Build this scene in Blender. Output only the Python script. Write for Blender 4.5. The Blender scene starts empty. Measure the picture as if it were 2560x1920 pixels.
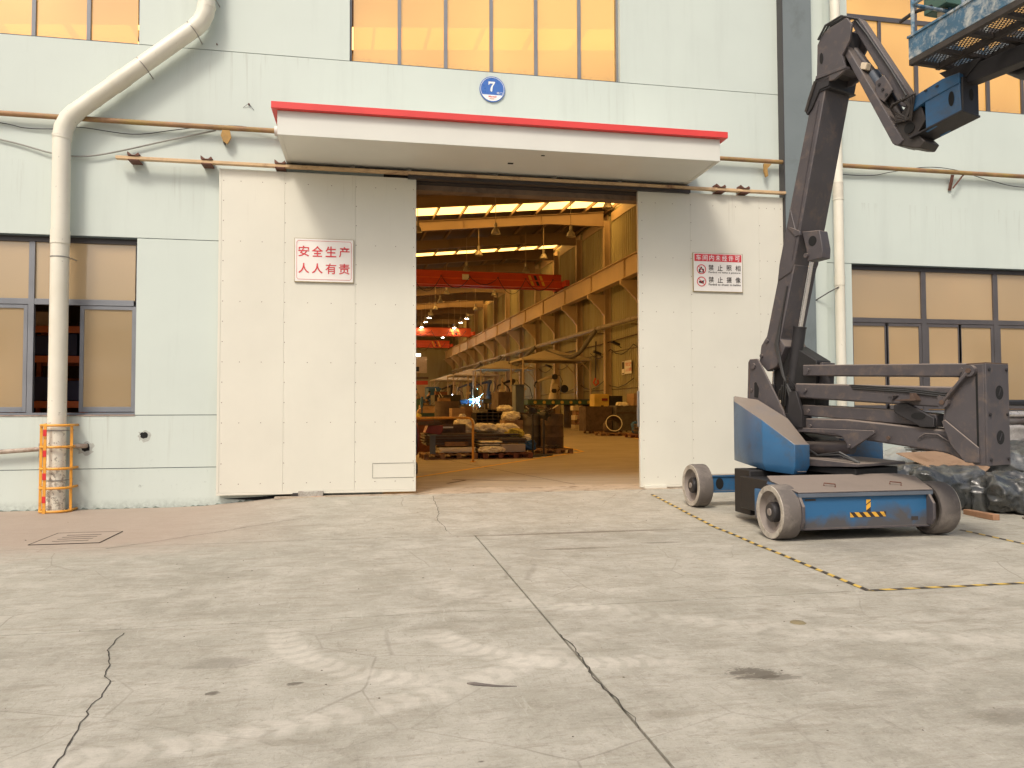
import bpy, bmesh, math, random
from mathutils import Vector, Matrix, noise
random.seed(7)
R = math.radians
C = bpy.context.scene.collection
S = bpy.context.scene

# ------------------------------------------------------------------ camera
cam_d = bpy.data.cameras.new("camera"); cam = bpy.data.objects.new("camera", cam_d); C.objects.link(cam)
cam_d.sensor_fit = 'HORIZONTAL'; cam_d.sensor_width = 36.0
cam_d.lens = 36.0 * 1909.28 / 2560.0
cam_d.clip_start = 0.05; cam_d.clip_end = 2000
_r = Vector((0.98296973, -0.18373604, -0.00340212)); _u = Vector((-0.00312328, -0.03521401, 0.99937491)); _f = Vector((0.18374099, 0.98234466, 0.03518816))
cam.matrix_world = Matrix(((_r.x, _u.x, -_f.x, 0.0), (_r.y, _u.y, -_f.y, -11.332), (_r.z, _u.z, -_f.z, 1.2), (0, 0, 0, 1)))
S.camera = cam

# ------------------------------------------------------------------ sky, sun, exposure
SUN_EL, SUN_AZ = R(50), R(212)      # azimuth measured from +Y towards +X, the direction the light comes from
w = bpy.data.worlds.new("World"); S.world = w; w.use_nodes = True
wn = w.node_tree; bg = wn.nodes['Background']
sky = wn.nodes.new('ShaderNodeTexSky'); sky.sky_type = 'NISHITA'; sky.sun_disc = False
sky.sun_elevation = SUN_EL; sky.sun_rotation = SUN_AZ
sky.air_density = 1.0; sky.dust_density = 6.0; sky.ozone_density = 0.4
wn.links.new(sky.outputs[0], bg.inputs[0]); bg.inputs[1].default_value = 0.105
sd = bpy.data.lights.new("sun", 'SUN'); sd.energy = 1.3; sd.angle = R(12); sd.color = (1.0, 0.945, 0.85)
sun = bpy.data.objects.new("sun", sd); C.objects.link(sun)
_sv = Vector((math.sin(SUN_AZ) * math.cos(SUN_EL), math.cos(SUN_AZ) * math.cos(SUN_EL), math.sin(SUN_EL)))
sun.location = _sv * 40; sun.rotation_euler = _sv.to_track_quat('Z', 'Y').to_euler()
vs = S.view_settings; vs.view_transform = 'Standard'; vs.look = 'None'; vs.gamma = 1; vs.use_curve_mapping = False
vs.exposure = 0.50
S.cycles.use_denoising = True
S.cycles.max_bounces = 8; S.cycles.diffuse_bounces = 4; S.cycles.transparent_max_bounces = 12

# ------------------------------------------------------------------ helpers
def props(o, label=None, cat=None, group=None, kind=None):
    if label: o['label'] = label
    if cat: o['category'] = cat
    if group: o['group'] = group
    if kind: o['kind'] = kind
    return o
def thing(name, label, cat, loc=(0, 0, 0), group=None, rz=0.0):
    o = bpy.data.objects.new(name, None); C.objects.link(o); o.empty_display_size = 0.2
    o.location = loc; o.rotation_euler = (0, 0, rz)
    return props(o, label, cat, group)
def wloc(o):
    v = Vector((0, 0, 0))
    while o is not None:
        v += o.location; o = o.parent
    return v

class MB:
    """collects simple solids, then links them as one mesh object"""
    def __init__(s): s.v = []; s.f = []
    def add(s, vs_, fs): b = len(s.v); s.v += [tuple(p) for p in vs_]; s.f += [tuple(i + b for i in f) for f in fs]; return s
    def box(s, x0, x1, y0, y1, z0, z1):
        return s.add([(x0, y0, z0), (x1, y0, z0), (x1, y1, z0), (x0, y1, z0), (x0, y0, z1), (x1, y0, z1), (x1, y1, z1), (x0, y1, z1)],
                     [(0, 3, 2, 1), (4, 5, 6, 7), (0, 1, 5, 4), (1, 2, 6, 5), (2, 3, 7, 6), (3, 0, 4, 7)])
    def prism(s, poly, off):
        off = Vector(off); n = len(poly); a = [Vector(p) for p in poly]; b = [p + off for p in a]
        nrm = Vector((0, 0, 0))
        for i in range(n): nrm += (a[i] - a[0]).cross(a[(i + 1) % n] - a[0])
        if nrm.dot(off) > 0: fs = [tuple(range(n - 1, -1, -1)), tuple(range(n, 2 * n))] + [(i, (i + 1) % n, (i + 1) % n + n, i + n) for i in range(n)]
        else: fs = [tuple(range(n)), tuple(range(2 * n - 1, n - 1, -1))] + [(i, i + n, (i + 1) % n + n, (i + 1) % n) for i in range(n)]
        return s.add(a + b, fs)
    def beam(s, p0, p1, w_, h, up=(0, 0, 1)):
        p0 = Vector(p0); p1 = Vector(p1); d = (p1 - p0).normalized(); up = Vector(up)
        if abs(d.dot(up)) > .98: up = Vector((1, 0, 0))
        sx = d.cross(up).normalized() * (w_ / 2); sz = sx.cross(d).normalized() * (h / 2)
        q = [p0 - sx - sz, p0 + sx - sz, p0 + sx + sz, p0 - sx + sz]
        return s.prism(q, p1 - p0)
    def tube(s, pts, r, n=12, caps=True):
        pts = [Vector(p) for p in pts]; m = len(pts)
        rs = r if isinstance(r, (list, tuple)) else [r] * m
        t = [(pts[min(i + 1, m - 1)] - pts[max(i - 1, 0)]).normalized() for i in range(m)]
        ref = Vector((0, 0, 1)) if abs(t[0].z) < .9 else Vector((1, 0, 0))
        x = t[0].cross(ref).normalized(); b = len(s.v); vv = []
        for i in range(m):
            x = (x - t[i] * x.dot(t[i])).normalized(); y = t[i].cross(x)
            for k in range(n):
                a = 2 * math.pi * k / n; vv.append(pts[i] + (x * math.cos(a) + y * math.sin(a)) * rs[i])
        fs = []
        for i in range(m - 1):
            for k in range(n):
                k2 = (k + 1) % n; fs.append((i * n + k, i * n + k2, (i + 1) * n + k2, (i + 1) * n + k))
        if caps: fs.append(tuple(range(n - 1, -1, -1))); fs.append(tuple((m - 1) * n + k for k in range(n)))
        return s.add(vv, fs)
    def lathe(s, prof, c, axis=(0, 0, 1), n=24, close=False):
        """prof = [(radius, height)] turned about axis through c"""
        c = Vector(c); a = Vector(axis).normalized(); ref = Vector((0, 0, 1)) if abs(a.z) < .9 else Vector((1, 0, 0))
        x = a.cross(ref).normalized(); y = a.cross(x); vv = []
        for (r_, h) in prof:
            for k in range(n):
                t = 2 * math.pi * k / n; vv.append(c + a * h + (x * math.cos(t) + y * math.sin(t)) * r_)
        fs = []; m = len(prof); rng = m if close else m - 1
        for i in range(rng):
            i2 = (i + 1) % m
            for k in range(n):
                k2 = (k + 1) % n; fs.append((i * n + k, i * n + k2, i2 * n + k2, i2 * n + k))
        return s.add(vv, fs)
    def cyl(s, p0, p1, r, n=16): return s.tube([p0, p1], r, n)
    def build(s, name, mat_, parent=None, bevel=0, fix=False, ang=35, kind=None):
        o0 = wloc(parent)
        me = bpy.data.meshes.new(name); me.from_pydata([(p[0] - o0.x, p[1] - o0.y, p[2] - o0.z) for p in s.v], [], s.f); me.validate(); me.update()
        if fix:
            bm = bmesh.new(); bm.from_mesh(me); bmesh.ops.recalc_face_normals(bm, faces=bm.faces); bm.to_mesh(me); bm.free()
        me.polygons.foreach_set('use_smooth', [True] * len(me.polygons)); me.set_sharp_from_angle(angle=R(ang))
        me.materials.append(mat_)
        o = bpy.data.objects.new(name, me); C.objects.link(o); o.parent = parent
        if bevel:
            b = o.modifiers.new('bevel', 'BEVEL'); b.width = bevel; b.segments = 2; b.limit_method = 'ANGLE'; b.angle_limit = R(30)
        if kind: o['kind'] = kind
        return o
def bx(name, b, mat_, parent=None, bevel=0, kind=None): return MB().box(*b).build(name, mat_, parent, bevel, kind=kind)

def copy_tree(o, parent=None):
    c = o.copy(); C.objects.link(c); c.parent = parent
    for ch in list(o.children): copy_tree(ch, c)
    return c

# ------------------------------------------------------------------ node materials
class NT:
    def __init__(s, name):
        s.m = bpy.data.materials.new(name); s.m.use_nodes = True; s.t = s.m.node_tree; s.n = s.t.nodes; s.b = s.n['Principled BSDF']; s.out = s.n['Material Output']
    def new(s, t, **k):
        n = s.n.new(t)
        for a, v in k.items(): setattr(n, a, v)
        return n
    def lk(s, a, b): s.t.links.new(a, b)
    def inp(s, sock, v):
        if hasattr(v, 'is_output') or isinstance(v, bpy.types.NodeSocket): s.lk(v, sock)
        else: sock.default_value = v
    def math(s, op, a, b=0.0, c=0.0, clamp=False):
        n = s.new('ShaderNodeMath', operation=op); n.use_clamp = clamp
        s.inp(n.inputs[0], a); s.inp(n.inputs[1], b); s.inp(n.inputs[2], c); return n.outputs[0]
    def coord(s, kind='Object'):
        if kind == 'World': return s.new('ShaderNodeNewGeometry').outputs['Position']
        return s.new('ShaderNodeTexCoord').outputs['Object']
    def mapv(s, v, scale=(1, 1, 1), loc=(0, 0, 0), rot=(0, 0, 0)):
        n = s.new('ShaderNodeMapping'); n.inputs['Scale'].default_value = scale; n.inputs['Location'].default_value = loc; n.inputs['Rotation'].default_value = rot
        s.lk(v, n.inputs['Vector']); return n.outputs[0]
    def noise(s, v, scale, detail=5, rough=.6, dist=0):
        n = s.new('ShaderNodeTexNoise'); n.inputs['Scale'].default_value = scale; n.inputs['Detail'].default_value = detail
        n.inputs['Roughness'].default_value = rough; n.inputs['Distortion'].default_value = dist; s.lk(v, n.inputs['Vector']); return n.outputs['Fac']
    def ramp(s, f, lo, hi, a=0.0, b=1.0):
        n = s.new('ShaderNodeMapRange'); n.clamp = True; n.inputs['From Min'].default_value = lo; n.inputs['From Max'].default_value = hi
        n.inputs['To Min'].default_value = a; n.inputs['To Max'].default_value = b; s.lk(f, n.inputs['Value']); return n.outputs[0]
    def mix(s, f, a, b, blend='MIX'):
        n = s.new('ShaderNodeMix'); n.data_type = 'RGBA'; n.blend_type = blend
        def put(sock, v):
            if isinstance(v, bpy.types.NodeSocket): s.lk(v, sock)
            elif isinstance(v, (int, float)): sock.default_value = v
            else: sock.default_value = (*v[:3], 1)
        put(n.inputs[0], f); put(n.inputs[6], a); put(n.inputs[7], b); return n.outputs[2]
    def bump(s, h, strength=.3, dist=.02):
        n = s.new('ShaderNodeBump'); n.inputs['Strength'].default_value = strength; n.inputs['Distance'].default_value = dist
        s.lk(h, n.inputs['Height']); s.lk(n.outputs[0], s.b.inputs['Normal'])
    def col(s, v): s.inp(s.b.inputs['Base Color'], v if isinstance(v, bpy.types.NodeSocket) else (*v, 1))
    def rough(s, v): s.inp(s.b.inputs['Roughness'], v)
def sc(c, k): return tuple(min(1, x * k) for x in c)
def pm(name, c, rough=.6, metal=0, var=.12, scale=4, dirt=None, damt=.5, dscale=2, bump=0.0, bscale=40, coord='World', streak=False, dust=None, coat=0, spec=.5):
    t = NT(name); v = t.coord(coord)
    vv = t.mapv(v, (1, 1, .12)) if streak else v
    n1 = t.noise(vv, scale, 6, .62)
    cc = t.mix(t.ramp(n1, .3, .7), sc(c, 1 - var), sc(c, 1 + var))
    rv = t.ramp(n1, .3, .7, rough - .06, rough + .08)
    if dirt:
        n2 = t.noise(vv, dscale, 8, .7, .3)
        f = t.ramp(n2, .62 - damt * .3, .78 - damt * .2)
        cc = t.mix(f, cc, dirt); rv = t.math('ADD', rv, t.math('MULTIPLY', f, .15), clamp=True)
    if dust:
        g = t.new('ShaderNodeNewGeometry'); sp = t.new('ShaderNodeSeparateXYZ'); t.lk(g.outputs['Normal'], sp.inputs[0])
        n3 = t.noise(v, 3.0, 6, .6)
        f = t.math('MULTIPLY', t.ramp(sp.outputs[2], .25, .75), t.ramp(n3, .15, .5, .75, 1.0))
        cc = t.mix(f, cc, dust); rv = t.math('ADD', rv, t.math('MULTIPLY', f, .3), clamp=True)
    t.col(cc); t.rough(rv); t.b.inputs['Metallic'].default_value = metal
    t.b.inputs['Specular IOR Level'].default_value = spec
    if coat: t.b.inputs['Coat Weight'].default_value = coat; t.b.inputs['Coat Roughness'].default_value = .1
    if bump: t.bump(t.noise(v, bscale, 5, .6), bump, .01)
    return t.m
def emit(name, c, strength):
    t = NT(name); t.col((0.02, 0.02, 0.02)); t.b.inputs['Emission Color'].default_value = (*c, 1); t.b.inputs['Emission Strength'].default_value = strength
    return t.m

M = {}
M['lintel'] = pm('lintel_steel', (.20, .13, .08), .6, 0, .2, 3, (.08, .05, .03), .5)
M['dark_steel'] = pm('dark_rail_steel', (.05, .045, .045), .5, .3, .2, 5)
M['white_pipe'] = pm('white_pvc_pipe', (.72, .69, .58), .38, 0, .04, 3, (.42, .38, .3), .25, 9)
M['pipe_band'] = pm('pipe_band_pvc', (.62, .58, .48), .45, 0, .08, 8)
M['clip_metal'] = pm('galvanised_clip', (.35, .33, .3), .4, .7, .1, 10)
M['rust_pipe'] = pm('rusty_conduit', (.30, .17, .085), .62, .1, .35, 3, (.33, .24, .07), .6, 2.5)
M['tan_rail'] = pm('tan_rail_paint', (.58, .40, .22), .5, 0, .12, 3, (.25, .12, .07), .35, 4)
M['bracket_rust'] = pm('rusty_bracket', (.14, .06, .04), .7, .1, .3, 12)
M['bracket_yel'] = pm('yellowed_bracket', (.38, .22, .06), .65, 0, .25, 10)
M['cable'] = pm('black_cable', (.03, .03, .03), .5, 0, .1, 5)
M['cable_grey'] = pm('grey_cable', (.30, .30, .27), .5, 0, .1, 5)
M['red'] = pm('red_trim_paint', (.70, .055, .05), .42, 0, .06, 2)
M['pillar'] = pm('pillar_slate_paint', (.17, .20, .205), .5, 0, .06, 1.5, (.12, .14, .14), .3, 1)
M['canopy'] = pm('canopy_panel', (.66, .66, .60), .45, 0, .03, 1.5)
M['frame'] = pm('grey_aluminium_frame', (.21, .22, .24), .45, .2, .08, 4)
M['guard'] = pm('orange_guard_paint', (.72, .33, .04), .45, 0, .1, 6, (.25, .12, .05), .3, 9)
M['red_band'] = pm('red_reflective_band', (.62, .03, .03), .4, 0, .05, 6)
M['black'] = pm('black_void', (.008, .008, .008), .9, 0, .1, 5)
M['sign_white'] = pm('sign_white_sheet', (.80, .77, .72), .35, 0, .02, 4)
M['sign_edge'] = pm('sign_aged_edge', (.35, .27, .13), .5, 0, .2, 20)
M['ink_red'] = pm('sign_red_ink', (.62, .045, .055), .45, 0, .05, 6)
M['ink_black'] = pm('sign_black_ink', (.035, .025, .02), .5, 0, .1, 6)
M['ink_blue'] = pm('sign_blue_enamel', (.045, .14, .45), .3, 0, .08, 12)
M['ink_white'] = pm('sign_white_ink', (.82, .82, .80), .35, 0, .02, 6)
M['ink_orange'] = pm('sign_orange_ink', (.70, .25, .12), .5, 0, .05, 6)
# lift
M['lift_grey'] = pm('lift_grey_paint', (.072, .064, .068), .5, 0, .12, 4, (.13, .10, .085), .38, 7, .08, 60, dust=(.225, .185, .155))
M['lift_dark'] = pm('lift_dark_steel', (.030, .028, .03), .5, .2, .2, 6)
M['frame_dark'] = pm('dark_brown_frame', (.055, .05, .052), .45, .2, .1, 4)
M['lift_blue'] = pm('lift_blue_paint', (.03, .12, .255), .38, 0, .14, 1.6, (.075, .085, .10), .45, 1.5, dust=(.235, .195, .16), coat=.15)
M['plat_blue'] = pm('platform_scuffed_blue', (.05, .13, .21), .5, 0, .3, 3, (.55, .55, .50), .52, 6.5, .1, 30)
M['chrome'] = pm('chrome_rod', (.72, .70, .70), .16, 1.0, .03, 3)
M['tyre'] = pm('dusty_tyre_rubber', (.125, .108, .097), .85, 0, .1, 8, (.24, .21, .18), .4, 3, .2, 40)
M['tyre_edge'] = pm('worn_tyre_edge', (.42, .38, .32), .85, 0, .2, 9, (.20, .17, .14), .35, 8, .3, 30)
M['rim'] = pm('dusty_wheel_rim', (.24, .205, .18), .7, 0, .12, 5)
M['oily'] = pm('oily_grimy_steel', (.045, .038, .034), .5, .2, .35, 7)
M['lift_ctr'] = pm('black_lift_centre', (.014, .013, .013), .6, 0, .2, 5)
# plastics, boards
M['wood'] = pm('pallet_wood', (.30, .17, .09), .75, 0, .3, 5, (.10, .06, .035), .45, 3, .15, 60)
M['wood_red'] = pm('reddish_pallet_wood', (.16, .055, .03), .7, 0, .3, 5)
M['card'] = pm('brown_cardboard', (.40, .26, .16), .8, 0, .08, 3, (.22, .13, .07), .3, 3)
M['rafter'] = pm('interior_brown_rafter', (.27, .19, .12), .55, 0, .12, .6)
M['interior_wall'] = pm('interior_ribbed_sheet', (.37, .34, .20), .45, 0, .14, .7, (.26, .20, .12), .5, .5, streak=True)
M['int_steel'] = pm('interior_cream_steel', (.50, .38, .25), .5, 0, .1, .8)
M['int_dark'] = pm('interior_dark_steel', (.12, .085, .055), .6, 0, .15, .8)
M['deck'] = pm('roof_deck_sheet', (.15, .11, .075), .6, 0, .1, .6)
M['crane'] = pm('crane_red_paint', (.62, .08, .035), .45, 0, .12, .7)
M['crane_or'] = pm('crane_orange_paint', (.75, .13, .04), .45, 0, .1, .7)
M['lampshade'] = pm('lamp_grey_enamel', (.45, .40, .32), .35, .3, .1, 5)
M['duct'] = pm('spiral_duct_sheet', (.33, .29, .24), .5, .3, .15, 4, (.15, .11, .08), .4, 3)
M['hose'] = pm('flexible_grey_hose', (.13, .115, .10), .7, 0, .2, 6)
M['tent'] = pm('cream_hood_sheet', (.50, .42, .30), .6, 0, .08, 1.5)
M['rust'] = pm('rusty_plate', (.11, .07, .05), .7, .1, .3, 3, (.06, .04, .035), .5, 4)
M['steel'] = pm('bare_mill_steel', (.13, .115, .105), .5, .4, .2, 4, (.07, .05, .04), .4, 3)
M['bluegrey'] = pm('machine_bluegrey', (.10, .12, .15), .5, 0, .15, 2)
M['green'] = pm('machine_green', (.06, .13, .10), .5, 0, .2, 2)
M['blue'] = pm('machine_blue', (.03, .10, .24), .5, 0, .15, 2)
M['yellow'] = pm('machine_yellow', (.60, .42, .10), .5, 0, .15, 2)
M['cream'] = pm('cream_paint', (.62, .52, .38), .5, 0, .1, 2)
M['black_pl'] = pm('black_plastic', (.02, .02, .022), .4, 0, .1, 5)
M['bag'] = pm('white_woven_bag', (.78, .70, .55), .6, 0, .2, 9, (.30, .20, .12), .35, 5, .8, 18)
M['bag_y'] = pm('yellow_bag', (.55, .45, .08), .5, 0, .3, 9, (.10, .07, .03), .4, 6, .4, 25)
M['bag_b'] = pm('blue_bag', (.03, .11, .30), .5, 0, .3, 9, bump=.4, bscale=25)
M['white_sheet'] = pm('white_painted_strip', (.80, .74, .62), .4, 0, .05, 6)
M['red_sheet'] = pm('dark_red_plate', (.20, .03, .025), .5, 0, .15, 4)
M['orange_rack'] = pm('orange_rack_paint', (.55, .13, .035), .5, 0, .1, 3)
M['blue_bin'] = pm('dark_blue_bin', (.018, .024, .07), .5, 0, .2, 3)
M['line_y'] = pm('yellow_floor_paint', (.80, .46, .07), .6, 0, .12, 3, (.35, .26, .14), .25, 5)
M['skin'] = pm('skin', (.42, .24, .15), .6, 0, .05, 8)
M['cloth_grey'] = pm('work_shirt', (.35, .30, .24), .8, 0, .1, 8)
M['cloth_blue'] = pm('blue_overall', (.04, .06, .12), .8, 0, .1, 8)
M['hair'] = pm('black_hair', (.015, .012, .01), .6, 0, .1, 8)
M['joint'] = pm('wall_joint_dark', (.085, .11, .115), .8, 0, .2, 3)
M['soil'] = pm('joint_soil', (.045, .038, .03), .95, 0, .3, 8)
M['crackm'] = pm('crack_dark', (.05, .043, .035), .95, 0, .3, 8)
M['skyl'] = emit('amber_skylight', (1.0, .52, .12), 3.6)
M['sidegl'] = emit('amber_side_glazing', (1.0, .53, .14), 6.5)
M['bulb'] = emit('lit_lamp_bulb', (1.0, .95, .82), 60)
M['arc'] = emit('welding_arc', (.30, .72, 1.0), 60)
M['arc2'] = emit('small_welding_arc', (.8, .85, 1.0), 25)
M['lightwin'] = emit('far_daylight_window', (1.0, .9, .7), 3.5)

def wall_mat(name, base, warm=False, bottom=False):
    t = NT(name); v = t.coord('World')
    n1 = t.noise(v, .5, 6, .6); n2 = t.noise(t.mapv(v, (1, 1, .1)), 2.2, 8, .65)
    c = t.mix(t.ramp(n1, .3, .7), sc(base, .955), sc(base, 1.03))
    c = t.mix(t.ramp(n2, .52, .74, 0, .38), c, sc(base, .78))
    sp = t.new('ShaderNodeSeparateXYZ'); t.lk(v, sp.inputs[0])
    n3 = t.noise(v, 14, 8, .75, .4); n4 = t.noise(v, 1.2, 4, .6)
    low = t.ramp(sp.outputs[2], -.1, .75, 1, 0)
    f = t.math('MULTIPLY', t.ramp(n3, .60, .66), t.math('MULTIPLY', low, t.ramp(n4, .42, .62)))
    c = t.mix(t.math('MULTIPLY', f, .75), c, (.14, .17, .16))
    base_d = t.math('MULTIPLY', t.ramp(sp.outputs[2], -.13, .02, 1, 0), t.ramp(n3, .35, .6))
    c = t.mix(t.math('MULTIPLY', base_d, .6), c, (.16, .20, .17))
    n6 = t.noise(t.mapv(v, (14, 1, .5)), 1.0, 5, .7); n7 = t.noise(v, .7, 3, .5)
    for zt_ in (6.36, 4.65, 1.15): c = t.mix(t.math('MULTIPLY', t.math('MULTIPLY', t.ramp(sp.outputs[2], zt_ - .9, zt_, 0, .6), t.math('LESS_THAN', sp.outputs[2], zt_)), t.math('MULTIPLY', t.ramp(n6, .54, .68), t.ramp(n7, .45, .6))), c, (.33, .34, .29))
    t.col(c); t.rough(t.ramp(n1, .3, .7, .5, .62)); t.bump(t.noise(v, 55, 4, .6), .06, .004)
    return t.m
def pipe_mat():
    t = NT('white_pvc_pipe_scuffed'); v = t.coord('World'); sp = t.new('ShaderNodeSeparateXYZ'); t.lk(v, sp.inputs[0]); n = t.noise(v, 1.5, 4, .6); n2 = t.noise(v, 22, 6, .72)
    c = t.mix(t.ramp(n, .3, .7), (.68, .645, .53), (.76, .73, .62)); low = t.ramp(sp.outputs[2], .2, 1.6, .14, 0)
    q = t.math('ADD', n2, low); c = t.mix(t.ramp(q, .66, .69, 0, .75), c, (.22, .19, .15)); t.col(c); t.rough(t.ramp(n, .3, .7, .3, .42)); return t.m
M['white_pipe'] = pipe_mat()
M['wall'] = wall_mat('mint_painted_wall', (.565, .628, .578))
def door_mat():
    t = NT('cream_door_sheet'); v = t.coord('World')
    n1 = t.noise(v, .8, 5, .6); n2 = t.noise(t.mapv(v, (9, 1, .35)), 1.6, 8, .7)
    base = (.68, .66, .565)
    c = t.mix(t.ramp(n1, .3, .7), sc(base, .95), sc(base, 1.03))
    sp = t.new('ShaderNodeSeparateXYZ'); t.lk(v, sp.inputs[0])
    top = t.ramp(sp.outputs[2], 3.3, 4.6)
    c = t.mix(t.math('MULTIPLY', t.ramp(n2, .60, .70), t.math('ADD', t.math('MULTIPLY', top, .30), .03)), c, (.38, .33, .26))
    n5 = t.noise(v, 26, 6, .7); n6 = t.noise(v, 1.4, 2, .5)
    c = t.mix(t.math('MULTIPLY', t.ramp(n5, .70, .74), t.ramp(n6, .55, .65, 0, .6)), c, (.30, .26, .2))
    t.col(c); t.rough(t.ramp(n1, .3, .7, .40, .5)); t.bump(t.noise(t.mapv(v, (1.5, 1, .5)), 1.2, 3, .5), .12, .02)
    return t.m
M['door'] = door_mat()
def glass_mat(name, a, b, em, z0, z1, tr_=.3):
    """amber film glazing with a faint glow of its own in place of hall light"""
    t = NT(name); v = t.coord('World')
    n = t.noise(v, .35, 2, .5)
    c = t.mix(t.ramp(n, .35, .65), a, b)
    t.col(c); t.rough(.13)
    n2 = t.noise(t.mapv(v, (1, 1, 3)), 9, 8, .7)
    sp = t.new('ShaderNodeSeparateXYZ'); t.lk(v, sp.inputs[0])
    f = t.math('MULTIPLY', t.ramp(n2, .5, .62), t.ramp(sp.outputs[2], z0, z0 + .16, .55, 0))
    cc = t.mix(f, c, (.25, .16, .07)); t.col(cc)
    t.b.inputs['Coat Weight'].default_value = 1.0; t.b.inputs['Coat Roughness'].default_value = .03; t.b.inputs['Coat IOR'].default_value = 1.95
    t.lk(cc, t.b.inputs['Emission Color']); t.b.inputs['Emission Strength'].default_value = em  # pane emits its own colour, standing in for light from the hall
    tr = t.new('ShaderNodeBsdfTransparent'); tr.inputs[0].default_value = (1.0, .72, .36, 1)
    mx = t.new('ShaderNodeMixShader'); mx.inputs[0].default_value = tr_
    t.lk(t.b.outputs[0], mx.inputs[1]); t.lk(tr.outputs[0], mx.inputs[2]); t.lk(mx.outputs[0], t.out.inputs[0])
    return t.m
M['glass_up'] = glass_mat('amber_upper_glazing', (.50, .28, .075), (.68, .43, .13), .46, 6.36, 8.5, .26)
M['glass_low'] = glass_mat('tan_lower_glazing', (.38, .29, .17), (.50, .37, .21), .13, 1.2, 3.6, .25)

def stripes(name, ax, period, ca=(.68, .42, .05), cb=(.025, .022, .02), skew=0.0, dirt=.4):
    t = NT(name); v = t.new('ShaderNodeTexCoord').outputs['Object']; sp = t.new('ShaderNodeSeparateXYZ'); t.lk(v, sp.inputs[0])
    x = t.math('ADD', sp.outputs[ax], t.math('MULTIPLY', sp.outputs[1 if ax == 0 and skew < 9 else 2], skew))
    f = t.math('FRACT', t.math('DIVIDE', x, period)); g = t.math('GREATER_THAN', f, .5)
    c = t.mix(g, cb, ca); n = t.noise(v, 7, 6, .7)
    c = t.mix(t.math('MULTIPLY', t.ramp(n, .5, .75), dirt), c, (.25, .20, .15)); t.col(c); t.rough(.6)
    return t.m

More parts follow.
